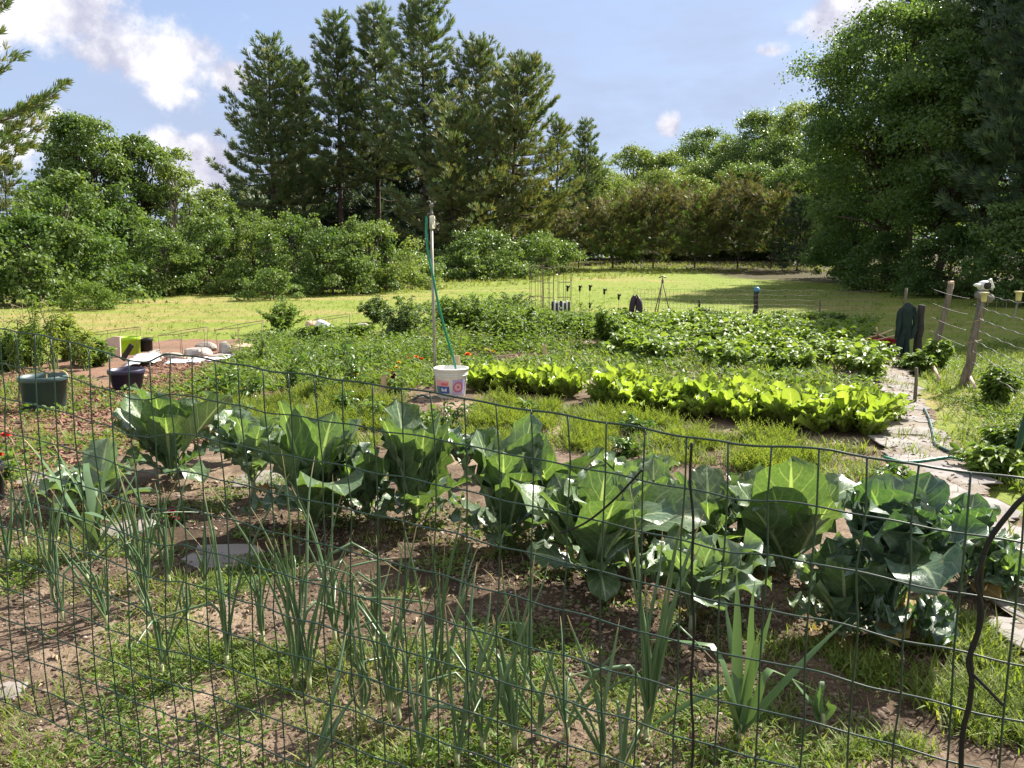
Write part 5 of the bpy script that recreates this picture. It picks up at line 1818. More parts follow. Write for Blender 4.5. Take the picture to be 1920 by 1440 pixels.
def on_fence(u, v, off=-.012):
    d = raydir(u, v)
    M = np.array([[d[0], -DIR[0]], [d[1], -DIR[1]]])
    t, s = np.linalg.solve(M, O2 + np.array([DIR[1], -DIR[0]]) * -off)
    return d * t + np.array([0, 0, EYE])


def spline(pts, n=60):
    P = np.array(pts, float)
    m = len(P)
    t = np.linspace(0, m - 1, n)
    Q = np.concatenate([[2 * P[0] - P[1]], P, [2 * P[-1] - P[-2]]])
    i = np.clip(t.astype(int), 0, m - 2)
    f = (t - i)[:, None]
    a, b_, c, d = Q[i], Q[i + 1], Q[i + 2], Q[i + 3]
    return .5 * (2 * b_ + (c - a) * f + (2 * a - 5 * b_ + 4 * c - d) * f ** 2 + (3 * b_ - 3 * c + d - a) * f ** 3)


b = MB()
b.tube(spline([on_fence(u, v) for u, v in [(1990, 905), (1925, 930), (1890, 965), (1856, 1012), (1840, 1060), (1838, 1120), (1835, 1180), (1820, 1225), (1822, 1270), (1818, 1320), (1806, 1370), (1802, 1440), (1806, 1520)]], 90), .0042, 8)
b.tube(spline([on_fence(u, v, -.016) for u, v in [(1846, 1040), (1832, 1090), (1842, 1150), (1828, 1210), (1814, 1240), (1826, 1290)]], 50), .0030, 7)
b.tube(spline([on_fence(u, v, -.014) for u, v in [(1822, 1262), (1850, 1290), (1880, 1322)]], 20), .0028, 7)
tag(b.build('rubber_cord', MAT['black_rubber']), 'thick black cord curling down the right end of the near fence', 'cord')
b = MB()
b.tube(spline([on_fence(u, v, -.008) for u, v in [(1297, 830), (1294, 900), (1300, 980), (1297, 1080), (1301, 1180), (1296, 1290), (1300, 1390), (1292, 1500)]], 80), .0026, 7)
tag(b.build('tie_wire', MAT['black_rubber']), 'thin black cord hanging straight down the near fence right of the middle', 'cord')
b = MB()
b.tube(spline([on_fence(u, v, -.006) for u, v in [(1205, 880), (1150, 938), (1098, 980), (1050, 1000)]], 30), .0022, 6)
tag(b.build('tie_wire', MAT['black_rubber']), 'short slanting tie wire across the cells left of the hanging cord', 'wire')

# ------------------------------------------------------------------ bucket, sprinkler pole, stakes
bx, by = at(846, 748)
root = thing('bucket', 'white plastic bucket with a red and blue label standing among the weeds', 'bucket', (bx, by, .02), radians(8))
b = MB()
b.lathe([(.0, .004), (.155, .004), (.160, .012), (.186, .300), (.190, .302), (.198, .304), (.198, .330), (.203, .332), (.203, .345), (.186, .348), (.180, .340), (.155, .02), (0, .018)], 48)
for zc in (.268, .285):
    b.lathe([(.1835, zc - .004), (.1935, zc - .002), (.1935, zc + .002), (.1845, zc + .004)], 48)
b.build('tub', MAT['white_plastic'], root)


def decal(name, a0, a1, z0, z1, m, off=.0018, shape=None):
    """print following the tub wall; angles in degrees, -90 faces the camera"""
    mb = MB()
    if shape is None:
        A = np.radians(np.linspace(a0, a1, 12))
        Z = np.linspace(z0, z1, 5)
        AA, ZZ = np.meshgrid(A, Z)
        i = np.arange(4)[:, None] * 12
        j = np.arange(11)[None]
        f = np.stack([i + j, i + j + 1, i + 12 + j + 1, i + 12 + j], -1).reshape(-1, 4)
    else:
        ac, zc, r0, r1 = shape
        k = 28
        ph = np.linspace(0, 2 * pi, k, endpoint=False)
        AA = np.concatenate([radians(ac) + np.cos(ph) * r / .17 for r in (r0, r1)])
        ZZ = np.concatenate([zc + np.sin(ph) * r for r in (r0, r1)])
        i = np.arange(k)
        j = (i + 1) % k
        f = np.stack([i, j, k + j, k + i], -1)
    R_ = .160 + (ZZ - .012) * (.026 / .288) + off
    v = np.stack([R_ * np.cos(AA), R_ * np.sin(AA), ZZ], -1).reshape(-1, 3)
    mb.add(v, f)
    return mb.build(name, MAT[m], root)


decal('label_band', -158, -102, .150, .215, 'print_pink')
decal('label_band', -160, -100, .070, .150, 'print_blue')
decal('label_patch', -160, -138, .075, .145, 'print_green', .0030)
for k in range(6):
    decal('label_text', -132 + k * 4.6, -129 + k * 4.6, .160, .188 + .008 * (k % 2), 'print_red', .0032)
for k in range(3):
    decal('label_text', -132 + k * 8, -127 + k * 8, .092, .128 - .010 * (k % 2), 'print_white', .0032)
decal('label_panel', -88, -34, .050, .225, 'print_violet')
decal('label_ring', 0, 0, 0, 0, 'print_red', .0032, (-66, .140, .046, .060))
decal('label_ring', 0, 0, 0, 0, 'print_pink', .0032, (-66, .140, .020, .036))
decal('label_ring', 0, 0, 0, 0, 'print_red', .0036, (-66, .140, .001, .014))
b = MB()
b.tube([(.199 * cos(t), .199 * sin(t), .318 - .10 * sin(t) ** 2 * (1 if sin(t) > 0 else 0)) for t in np.linspace(0, pi, 24)], .0028, 6)
b.build('handle', MAT['wire_grey'], root)

px_, py_ = at(815, 752)
py_ += .42
px_ = (815 - 960) / F * py_ * 1.0
zt = at_depth(808, 408, py_)[2]
root = thing('sprinkler_pole', 'tall grey pole carrying a sprinkler head behind the white bucket', 'sprinkler', (px_, py_, 0))
b = MB()
b.tube([(0, 0, -.3), (-.012, 0, 1.0), (-.022, 0, zt)], [.017, .0165, .016], 12)
b.build('pole', MAT['pole_grey'], root)
b = MB()
b.box((-.010, -.012, zt - .055), (.030, .026, .075), bev=.006)
b.build('clamp_block', MAT['pvc_cream'], root)
b = MB()
b.box((.020, -.012, zt - .02), (.010, .02, .008), bev=.003)
b.box((.020, -.012, zt - .09), (.010, .02, .008), bev=.003)
b.build('clamp_bolt', MAT['wire_grey'], root)
b = MB()
c = np.array([-.018, 0, zt + .02])
b.lathe([(0, 0), (.022, 0), (.022, .03), (.014, .04), (.014, .09), (.024, .10), (.024, .135), (.010, .145), (0, .145)], 16, c=c)
b.tube([c + (0, 0, .118), c + (.03, 0, .14), c + (.05, 0, .165)], [.012, .011, .009], 8)
b.tube([c + (0, 0, .14), c + (-.02, 0, .165), c + (-.055, 0, .155)], [.006, .006, .012], 6)
b.tube([c + (-.0, 0, .02), c + (-.035, -.01, .02), c + (-.045, -.01, -.01)], [.012, .013, .013], 8)
b.build('sprinkler_head', MAT['wire_grey'], root)


def W_(u, v, Y):
    return np.array(at_depth(u, v, Y))


b = MB()
b.tube(spline([W_(800, 405, py_), W_(799, 440, py_ - .01), W_(803, 475, py_ - .03), W_(812, 520, py_ - .05), W_(822, 570, py_ - .08), W_(836, 625, py_ - .1), W_(850, 672, py_ - .1), W_(858, 705, py_ - .1), W_(864, 735, py_ - .1)], 70), .0145, 10)
tag(b.build('garden_hose', MAT['hose_green']), 'bright green hose hanging from the sprinkler head down behind the bucket', 'hose')
b = MB()
p = W_(792, 738, by - .1)
b.tube(spline([(p[0] - .10, p[1] - .1, .03), (p[0], p[1], .06), (p[0] + .12, p[1] - .05, .03), (p[0] + .3, p[1] + .08, .03)], 30), .012, 8)
tag(b.build('garden_hose', MAT['hose_dark']), 'bit of teal hose lying left of the white bucket', 'hose')


def stake(label, u, v, hpx, wpx, seed, m='raw_wood', tilt=0.0, th=.01):
    x, y = at(u, v)
    H = hpx * y / F
    w = wpx * y / F / 2
    ca, sa = cos(tilt), sin(tilt)
    mb = MB()
    mb.box((sin(tilt) * (H / 2 - .05), 0, H / 2 - .05), (w, th, H / 2 + .05), np.array([[ca, 0, sa], [0, 1, 0], [-sa, 0, ca]]), bev=.004)
    return tag(mb.build('wood_stake', MAT[m], None, False, (x, y, 0)), label, 'stake')


stake('upright raw wood stake left of the white bucket', 721, 745, 44, 12, 1)
stake('slanting raw wood stake standing just behind the white bucket', 862, 741, 76, 16, 2, tilt=-.10)
stake('small pale stake in the weeds left of the potato bed', 1023, 682, 36, 7, 3, tilt=-.08)
stake('white stake leaning at the back edge of the potato bed', 1214, 622, 20, 4, 4, tilt=.2)
stake('short pale stake behind the yellow flower left of the wood stake', 664, 712, 14, 6, 5)

# ------------------------------------------------------------------ pots, boards, sheets and rocks at the left


def pot(label, u, v, wpx, hpx, m, taper=.80, name='plant_pot', filler=None, lip=.012, tilt=0.0):
    x, y = at(u, v)
    R_ = wpx * y / F / 2
    H = hpx * y / F * 1.05
    root = thing(name, label, 'pot' if 'pot' in name else 'bucket', (x, y, .02))
    root.rotation_euler = (0, tilt, 0)
    b = MB()
    r = R_ * taper
    b.lathe([(0, 0), (r - .01, 0), (r, .01), (R_ - .012, H - .05), (R_ - .004, H - .05), (R_, H - .046), (R_, H - .004), (R_ - .004, H), (R_ - .014, H), (R_ - .018, H - .05), (r - .01, .03), (0, .03)], 40)
    b.build('tub', MAT[m], root)
    if filler:
        f = MB()
        f.lathe([(0, H * .80), (R_ * .5, H * .79), (R_ * .93, H * .76)], 28)
        f.build('potting_soil', MAT['soil'], root)
    return root


pot('large slate green plant pot standing on red mulch at the left', 86, 775, 84, 66, 'pot_slate', .84, filler=1)
pot('wide navy blue pot behind the large left cabbage', 240, 738, 66, 42, 'pot_navy', .72, filler=1)
pot('lime green bucket near the white sheet at the left', 245, 668, 40, 33, 'pot_lime', .86, 'bucket')
pot('small black pot right of the lime green bucket', 275, 664, 26, 27, 'pot_black', .85, filler=1)
pot('dark pot half cut off by the left edge beside the zinnias', -18, 948, 60, 75, 'pot_black', .85, filler=1)
x, y = at(86, 775)
b = MB()
b.tube(spline([(x - .02, y + .1, .33), (x + .0, y + .1, .42), (x + .13, y + .1, .44), (x + .2, y + .1, .40), (x + .21, y + .1, .30)], 24), .006, 6)
tag(b.build('bent_wire', MAT['insulator_cream']), 'pale bent wire loop sticking out of the slate green pot', 'wire')
x, y = at(243, 705)
b = MB()
b.box((0, 0, 0), (.035, .008, .13), np.array([[.82, 0, .57], [0, 1, 0], [-.57, 0, .82]]), bev=.004)
tag(b.build('garden_trowel', MAT['dark_post'], None, False, (x + .04, y - .1, .34)), 'dark flat tool blade leaning out of the navy blue pot', 'tool')

x, y = at(205, 675)
b = MB()
H = .36
V = np.array([[-.17, 0, 0], [.17, .02, 0], [.145, .1, H], [.05, .1, H * 1.02], [-.15, .09, H * .80]])
V2 = V + np.array([0, .03, 0])
n = len(V)
b.add(np.concatenate([V, V2]), [[0, 1, 2, 3], [n + 3, n + 2, n + 1, n]])
b.add(np.concatenate([V, V2]), [[0, 3, 4], [n + 4, n + 3, n]])
b.add(np.concatenate([V, V2]), [[i, n + i, n + (i + 1) % n, (i + 1) % n] for i in range(n)])
tag(b.build('stone_board', MAT['board_pink'], None, False, (x, y, 0)), 'pinkish upright board left of the lime green bucket', 'board')


def sheet(label, pix, m, seed, amp=.07, base=.03):
    P = gpoly(pix)
    p = np.array(P)
    xs = np.arange(p[:, 0].min(), p[:, 0].max() + .06, .05)
    ys = np.arange(p[:, 1].min(), p[:, 1].max() + .1, .07)

    def zf(x, y):
        return gz(x, y) + base + amp * (vnoise(x, y, .35, seed) * .7 + vnoise(x, y, .13, seed + 1) * .45)
    mb = MB()
    mb.add(*grid_mesh(xs, ys, zf, lambda x, y: in_poly(x, y, P)))
    v, f = mb.V[0], mb.F[0]
    o = mb.build('plastic_sheet', MAT[m])
    so = o.modifiers.new('thickness', 'SOLIDIFY')
    so.thickness = .006
    return tag(o, label, 'sheet')


sheet('crumpled white plastic sheet right of the lime green bucket', [(236, 698), (250, 680), (292, 672), (306, 680), (292, 694)], 'sheet_white', 61, .12)
sheet('pale plastic sheet lying along the left rocks', [(305, 688), (335, 677), (450, 666), (560, 652), (570, 656), (470, 673), (400, 684)], 'sheet_white', 62, .05)
sheet('greyish plastic sheet under the blue grey board', [(700, 650), (720, 633), (800, 634), (812, 642), (770, 652)], 'sheet_white', 63, .07)
sheet('grey weed cloth in the pepper bed left of the wood stake', [(560, 770), (640, 742), (660, 748), (600, 780)], 'sheet_grey', 64, .03)
x, y = at(738, 640)
b = MB()
b.box((0, 0, .14), (.16, .012, .15), np.array([[.93, -.2, .3], [.25, .97, 0], [-.29, .08, .95]]), bev=.004)
tag(b.build('tarp_board', MAT['tarp_blue'], None, False, (x, y, 0)), 'blue grey tilted board beside the dark bushy perennial', 'board')
x, y = at(612, 632)
b = MB()
b.tube([(-.17, .1, .26), (0, 0, .19), (.10, -.05, .12)], [.11, .115, .115], 14, cap=False)
b.tube([(.10, -.05, .12), (.0, 0, .19)], [.085, .085], 14, cap=False)
tag(b.build('plastic_roll', MAT['sheet_white'], None, True, (x, y, 0)), 'white open ended roll lying in the weeds right of the rocks', 'roll')


def rock(label, u, v, wpx, hpx, m, seed, squash=1.0):
    rng = np.random.default_rng(seed)
    x, y = at(u, v)
    w = wpx * y / F / 2 * .82
    h = hpx * y / F * .72
    nla, nlo = 12, 18
    la = np.linspace(-pi / 2, pi / 2, nla)[:, None]
    lo = np.linspace(0, 2 * pi, nlo, endpoint=False)[None]
    d = np.stack([np.cos(la) * np.cos(lo), np.cos(la) * np.sin(lo), np.sin(la) + 0 * lo], -1)
    r = np.ones((nla, nlo))
    for k in range(9):                         # chip flat faces off
        nn = rnd_dirs(1, rng)[0]
        q = rng.uniform(.62, .92)
        dd = d @ nn
        r = np.where(dd > .05, np.minimum(r, q / np.maximum(dd, .05)), r)
    v_ = d * r[..., None] * np.array([w * 1.1, w * .9, h * .62]) + np.array([0, 0, h * .38])
    i = np.arange(nla - 1)[:, None] * nlo
    j = np.arange(nlo)[None]
    f = np.stack([i + j, i + (j + 1) % nlo, i + nlo + (j + 1) % nlo, i + nlo + j], -1).reshape(-1, 4)
    mb = MB()
    mb.add(v_.reshape(-1, 3), f)
    return tag(mb.build('rock', MAT[m], None, False, (x, y, 0)), label, 'rock')


for i, a in enumerate([('pale round rock right of the small black pot', 292, 672, 34, 26, 'rock_pale'), ('long grey rock in the left rock border', 368, 672, 72, 34, 'rock_grey'), ('pale rock on top behind the long grey rock', 386, 662, 48, 30, 'rock_pale'),
                       ('upright grey rock in the left rock border', 424, 668, 36, 40, 'rock_grey'), ('tan flat topped rock at the right end of the border', 466, 667, 74, 36, 'rock_tan'), ('small pale rock left of the long grey rock', 326, 676, 42, 22, 'rock_pale'),
                       ('low pale rock between upright and tan rocks', 408, 675, 40, 18, 'rock_pale'), ('small tan rock right of the tan flat topped rock', 514, 660, 36, 20, 'rock_tan'), ('pale rock in the weeds left of the white roll', 585, 614, 34, 18, 'rock_tan'), ('white rock in the weeds above the blue grey board', 678, 615, 30, 15, 'rock_pale'),
                       ('small dark rock on the left meadow', 285, 620, 6, 5, 'rock_grey'), ('small grey rock between the round and the long rock', 312, 672, 20, 16, 'rock_grey'), ('small pinkish rock in front of the long grey rock', 350, 678, 22, 14, 'rock_tan'), ('white rock chip in front of the upright grey rock', 440, 672, 20, 14, 'rock_pale'),
                       ('small pale rock at the far right of the left rock border', 542, 656, 24, 14, 'rock_pale'), ('rounded rock half hidden left of the pink board', 160, 668, 26, 20, 'rock_pale'), ('pale stone in the pale soil by the small stake', 1082, 665, 34, 10, 'rock_pale'), ('pinkish stone right of the navy blue pot', 273, 712, 20, 14, 'rock_tan')]):
    rock(*a, 1000 + i)


def hoop(label, u, v, wpx, hpx, dpx=.5, seed=0):
    """thin wire cage: bent top wire with legs"""
    x, y = at(u, v)
    w = wpx * y / F / 2
    h = hpx * y / F
    mb = MB()
    pts = [(-w, -.1, h * .82), (-w * .3, .25, h * .93), (w * .8, .45, h * 1.02), (w, .15, h), (w * .2, -.2, h * .9), (-w, -.1, h * .82)]
    mb.tube(pts, .0055, 5, cap=False)
    for p in pts[:5]:
        mb.tube([p, (p[0] * .92, p[1] * .92, -.05)], .0042, 5)
    return tag(mb.build('wire_cage', MAT['rust_wire'], None, True, (x, y, 0)), label, 'wire cage')


hoop('rusty wire hoop cage over the tan flat topped rock', 450, 668, 78, 62)
hoop('rusty wire hoop cage over the long grey rock', 342, 672, 76, 54)
hoop('rusty wire hoop cage above the pink board', 205, 672, 96, 54)
hoop('thin wire hoop cage over the white roll', 622, 634, 66, 42)


def tall_cage(label, u, v, wpx, hpx, nv=7, rings=4):
    x, y = at(u, v)
    r = wpx * y / F / 2
    h = hpx * y / F
    mb = MB()
    for k in range(nv):
        a = 2 * pi * k / nv + .3
        mb.tube([(cos(a) * r * .9, sin(a) * r * .9, -.02), (cos(a) * r, sin(a) * r, h)], .0055, 4, cap=False)
    for q in range(rings):
        z = h * (q + .8) / (rings)
        mb.tube([(cos(t) * r, sin(t) * r, z) for t in np.linspace(0, 2 * pi, 17)], .005, 4, cap=False)
    return tag(mb.build('wire_cage', MAT['rust_wire'], None, True, (x, y, 0)), label, 'wire cage')


tall_cage('tall wire plant cage left of the pair in front of the meadow', 1006, 606, 28, 112, 6)
tall_cage('tall wire plant cage in the middle of the three in front of the meadow', 1026, 608, 26, 110, 7)
tall_cage('tall wire plant cage nearest to the striped cans', 1058, 608, 28, 112, 6)

for i, (u, lab) in enumerate([(1044, 'striped black and white can left of its pair in the flower bed'), (1059, 'striped black and white can right of its pair in the flower bed')]):
    p = W_(u, 575, 18.0)
    root = thing('striped_can', lab, 'can', (p[0], p[1], 0), .3 * i)
    s_ = MB()
    s_.tube([(0, 0, -.1), (0, 0, p[2] - .08)], .012, 6)
    s_.build('stick', MAT['grey_wood'], root)
    for k in range(5):
        q = MB()
        h_ = .20 + .03 * math.sin(k * 2.1 + i)
        q.lathe([(0, 0), (.026, 0), (.029, .01), (.029, h_ - .01), (.024, h_), (0, h_)], 12, c=((k - 2) * .047, 0, p[2] - .09))
        q.build('stripe', MAT['white_plastic' if k % 2 else 'pot_black'], root)

# ------------------------------------------------------------------ back fence


def post_obj(label, u, vb, vt, wpx, m='dark_post', seed=0, du=0, name='fence_post'):
    x, y = at(u, vb)
    z0 = float(gz(x, y))
    h = at_depth(u, vt, y)[2] - z0
    r = max(.012, wpx * y / F / 2)
    rng = np.random.default_rng(seed + 77)
    dx = du * y / F
    t = np.linspace(0, 1, 9)
    P = np.stack([dx * t + rng.normal(size=9) * r * .16, rng.normal(size=9) * r * .16, -.25 + (h + .25) * t], -1)
    rr = r * (1.08 - .22 * t) * rng.uniform(.93, 1.06, 9)
    root = thing(name, label, 'fence post', (x, y, z0))
    b = MB()
    b.tube(P, rr, 10)
    b.build('post', MAT[m], root)
    return root, P[-1], (x, y, z0), r


post_obj('thin dark post left of the blue capped post at the back fence', 1310, 603, 562, 5, seed=2)
b = MB()
x, y = at(1310, 603)
b.box((0, -.02, .22), (.06, .05, .05), bev=.01)
tag(b.build('insulator', MAT['pot_black'], None, False, (x, y, 0)), 'dark clip box fixed halfway up the thin dark post', 'insulator')
r_, top, o, rr = post_obj('crooked dark post with a blue cap at the back fence', 1415, 608, 545, 10, seed=3)
b = MB()
b.lathe([(0, .0), (.075, -.01), (.085, .02), (.07, .08), (.03, .11), (0, .11)], 16, c=tuple(top - (0, 0, .02)))
c_ = b.build('cap', MAT['cap_blue'], r_)
post_obj('thin grey green post right of the blue capped post', 1535, 612, 562, 4, m='grey_wood', seed=4)
r_, top, o, rr = post_obj('stout post with a dark bag over its top at the back fence', 1186, 612, 565, 9, seed=5)
b = MB()
t = np.linspace(0, 1, 9)
b.tube(np.stack([.03 + .04 * np.sin(t * 3), 0 * t - .09, .16 + .55 * t], -1) + np.array([.06, 0, 0]), [.02, .07, .085, .09, .09, .085, .08, .06, .02], 12)
b.tube(np.stack([-.06 + .10 * t, 0 * t - .07, .30 + .42 * np.sin(t * pi / 2)], -1), [.03, .06, .07, .075, .07, .07, .06, .05, .03], 12)
b.tube([(-.02, -.10, .66), (.06, -.12, .74), (.14, -.10, .62)], [.02, .03, .02], 8)
tag(b.build('hanging_bag', MAT['bag_dark'], None, True, (o[0], o[1], o[2])), 'dark bag slung over the stout post at the back fence', 'bag')
# tripod sprinkler
x, y = at(1240, 604)
root = thing('tripod_sprinkler', 'tall thin tripod with a sprinkler on top at the back fence', 'sprinkler', (x, y, 0))
H = at_depth(1238, 528, y)[2]
for k, a in enumerate((-.1, 2.4, 4.0)):
    b = MB()
    b.tube([(0, 0, H), (cos(a) * .27, sin(a) * .27, -.02)], .013, 6)
    b.build('leg', MAT['rust_wire'], root)
b = MB()
b.lathe([(0, -.04), (.03, -.04), (.03, .04), (.015, .06), (.015, .10), (0, .10)], 10, c=(0, 0, H))
b.tube([(-.10, 0, H + .10), (0, 0, H + .13), (.09, 0, H + .10)], [.014, .02, .014], 6)
b.build('sprinkler_head', MAT['wire_grey'], root)
# wire mesh between the back posts
xa, ya = at(1187, 606)
xb, yb = at(1640, 614)
root = thing('wire_fence', 'thin wire mesh fence between the back posts and the meadow', 'fence', (xa, ya, 0))
b = MB()
n = 64
for k in range(n + 1):
    t = k / n
    X, Y = (xb - xa) * t, (yb - ya) * t
    b.tube([(X, Y, .0), (X, Y, .85)], .0028, 4, cap=False)
for q in range(8):
    z = .04 + q * .115
    b.tube([((xb - xa) * t, (yb - ya) * t, z + .012 * sin(t * 60 + q)) for t in np.linspace(0, 1, 40)], .0028, 4, cap=False)
b.build('wire_mesh', MAT['wire_grey'], root)
# dark clips on the thin wires left of the bag
CL = [(1064, 541), (1087, 541), (1106, 540), (1133, 547), (1160, 557), (1088, 573), (1106, 573), (1160, 583)]
for i, (u, v) in enumerate(CL):
    p = W_(u, v, 20.5)
    b = MB()
    b.lathe([(0, -.075), (.022, -.07), (.030, -.02), (.024, .03), (.036, .05), (.036, .075), (0, .08)], 10)
    b.tube([(.02, 0, .02), (.055, 0, .05), (.05, 0, .09)], .012, 6)
    b.tube([(0, 0, -.07), (.005, 0, -p[2])], .004, 4)
    tag(b.build('insulator', MAT['pot_black'], None, True, tuple(p)), ['dark wire clip nearest to the wire cages', 'upper dark clip second from the cages', 'upper dark clip third from the cages', 'dark clip hanging alone above the tall single plant', 'upper dark clip nearest to the bag post', 'lower dark clip below the second one from the cages', 'lower dark clip below the third one from the cages', 'lower dark clip nearest to the bag post'][i], 'insulator', 'dark clips on the back wires')

# ------------------------------------------------------------------ right fence: posts, insulators, wires
r1, top1, o1, rr1 = post_obj('thick gnarled grey post with a white jug on top at the right fence', 1806, 722, 545, 17, m='grey_wood', seed=7, du=22)
r2, top2, o2, rr2 = post_obj('thin grey post leaning to the right with a wooden tip', 1742, 690, 532, 12, m='grey_wood', seed=8, du=28)
r3, top3, o3, rr3 = post_obj('short thick brown post with grey fence cloth on top', 1718, 668, 572, 15, m='dark_post', seed=9, du=3)
b = MB()
b.box(tuple(top2 + (0, 0, -.02)), (.035, .03, .06), bev=.008)
b.build('tip_block', MAT['raw_wood'], r2)
# white jug with its dark mouth
c = np.array(o1) + top1
root = thing('plastic_jug', 'white jug with a dark round mouth and small spout set on the gnarled post', 'jug', tuple(c + (.0, 0, .06)), 0)
b = MB()
nla, nlo = 12, 20
la = np.linspace(-pi / 2, pi / 2, nla)[:, None]
lo = np.linspace(0, 2 * pi, nlo, endpoint=False)[None]
d = np.stack([np.cos(la) * np.cos(lo) * .078, np.cos(la) * np.sin(lo) * .078, np.sin(la) * .068 + 0 * lo], -1).reshape(-1, 3)
i = np.arange(nla - 1)[:, None] * nlo
j = np.arange(nlo)[None]
f = np.stack([i + j, i + (j + 1) % nlo, i + nlo + (j + 1) % nlo, i + nlo + j], -1).reshape(-1, 4)
b.add(d, f)
b.tube([(-.06, -.03, .0), (-.12, -.03, .012), (-.15, -.03, .01)], [.03, .022, .008], 8)
b.tube([(.04, 0, .06), (.075, 0, .085), (.115, 0, -.02), (.10, 0, -.05)], [.012, .014, .020, .02], 8)
b.build('body', MAT['white_plastic'], root)
b = MB()
b.lathe([(0, 0), (.042, 0), (.046, .006), (.046, .012), (.0, .012)], 20)
v = b.V[0]
b.V[0] = np.stack([v[:, 0] - .005, -v[:, 2] - .076, v[:, 1] + .005], -1)
b.build('mouth', MAT['pot_black'], root)
b = MB()
t = np.linspace(0, 1, 7)
b.tube(np.stack([-.11 + .22 * t, 0 * t - .03, .0 + .02 * np.sin(t * 6)], -1) + c + np.array([0, 0, -.07]), [.03, .055, .07, .075, .07, .06, .03], 10)
tag(b.build('post_rag', MAT['slab']), 'pale grey rag wrapped round the top of the gnarled post', 'rag')


def insul(label, u, vt, vb, Y):
    p = W_(u, vt, Y)
    q = W_(u - 12, vb, Y)
    root = thing('insulator', label, 'insulator', tuple(p))
    k = Y / 9.5
    b = MB()
    b.lathe([(0, .0), (.048 * k, 0), (.050 * k, -.012), (.034 * k, -.016), (.030 * k, -.10 * k), (.024 * k, -.115 * k), (0, -.115 * k)], 14)
    b.build('grip', MAT['insulator_cream'], root)
    b = MB()
    e = q - p
    b.tube(spline([(0, 0, -.11 * k), (e[0] * .3, 0, e[2] * .55), (e[0] * .8, 0, e[2] * .9), (e[0], 0, e[2])], 14), .010 * k, 6)
    b.build('hook', MAT['wire_grey'], root)
    return p


pA = insul('pale insulated gate grip hanging beside the gnarled post', 1846, 548, 590, 9.2)
pB = insul('larger pale insulated gate grip at the right edge of the view', 1911, 546, 598, 7.9)
root = thing('wire_fence', 'slack fence wires running from the gnarled post to the right edge', 'fence', o1)
b = MB()
e = W_(2020, 520, 6.2) - np.array(o1)
for k, z in enumerate((1.18, 1.02, .88, .74, .60, .46, .32)):
    P = []
    for t in np.linspace(0, 1, 40):
        P.append((e[0] * t + .05, e[1] * t, z + .03 * t - .13 * t * (1 - t) + .006 * sin(t * 46 + k * 1.7)))
    b.tube(P, .0042, 5)
for k in range(9):
    t = (k + .6) / 9
    b.tube([(e[0] * t + .05, e[1] * t, .30), (e[0] * t + .06, e[1] * t, 1.15)], .0022, 4)
b.build('wires', MAT['wire_grey'], root)
b = MB()
e2 = np.array(o2) - np.array(o1)
for k, z in enumerate((1.10, .90, .70, .5)):
    b.tube([(e2[0] * t - .02, e2[1] * t, z + .05 * t - .06 * t * (1 - t)) for t in np.linspace(0, 1, 16)], .0034, 5)
b.build('wires', MAT['wire_grey'], root)
for i, (u, v, lab) in enumerate([(1826, 603, 'upper pale twig stuck across the gnarled post'), (1822, 642, 'lower pale twig stuck across the gnarled post')]):
    p = W_(u, v, o1[1] - .12)
    b = MB()
    b.tube([p + (-.10, 0, -.015), p + (0, 0, .0), p + (.12, 0, .03)], [.007, .007, .005], 6)
    tag(b.build('twig', MAT['stem_dry']), lab, 'twig')

# coat hung on its post
x, y = at(1690, 668)
r4, top4, o4, rr4 = post_obj('thin post holding up the dark coat', 1689, 668, 540, 6, m='grey_wood', seed=12)
H = at_depth(1690, 572, y)[2]
b = MB()


def loft(mb, rings, n=18):
    V = []
    a = np.linspace(0, 2 * pi, n, endpoint=False)
    for (cx, cz, rx, ry, cy) in rings:
        w = 1 + .07 * np.sin(a * 5 + cz * 9)
        V.append(np.stack([cx + np.cos(a) * rx * w, cy + np.sin(a) * ry * w, cz + .012 * np.sin(a * 3)], -1))
    V = np.concatenate(V)
    m = len(rings)
    i = np.arange(m - 1)[:, None] * n
    j = np.arange(n)[None]
    mb.add(V, np.stack([i + j, i + (j + 1) % n, i + n + (j + 1) % n, i + n + j], -1).reshape(-1, 4))


loft(b, [(0, .36, .13, .08, 0), (0, .50, .125, .08, 0), (0, .66, .13, .085, 0), (0, H - .08, .16, .085, 0), (0, H - .02, .13, .07, 0), (0, H + .02, .05, .045, 0), (0, H + .035, .01, .01, 0)])
for sgn in (-1, 1):
    loft(b, [(sgn * .12, H - .05, .05, .06, 0), (sgn * .165, H - .12, .065, .065, 0), (sgn * .185, H - .28, .05, .05, -.03), (sgn * .18, H - .42, .045, .045, -.04), (sgn * .17, H - .54, .04, .03, -.04)])
for sgn in (-1, 1):
    loft(b, [(sgn * .06, .42, .075, .07, .0), (sgn * .07, .25, .07, .065, 0), (sgn * .075, .06, .065, .06, 0), (sgn * .08, .03, .06, .06, 0)])
for q_ in b.V:
    q_[:, :2] *= .74
    q_[:, 0] += .016 * np.sin(q_[:, 2] * 17 + q_[:, 1] * 30) + .05 * (q_[:, 2] - .5)
    q_[:, 1] += .018 * np.sin(q_[:, 2] * 23 + q_[:, 0] * 40)
tag(b.build('hanging_coat', MAT['cloth_dark'], None, True, (x, y - .06, o4[2])), 'dark coat and trousers hung on a post at the end of the path', 'clothes')

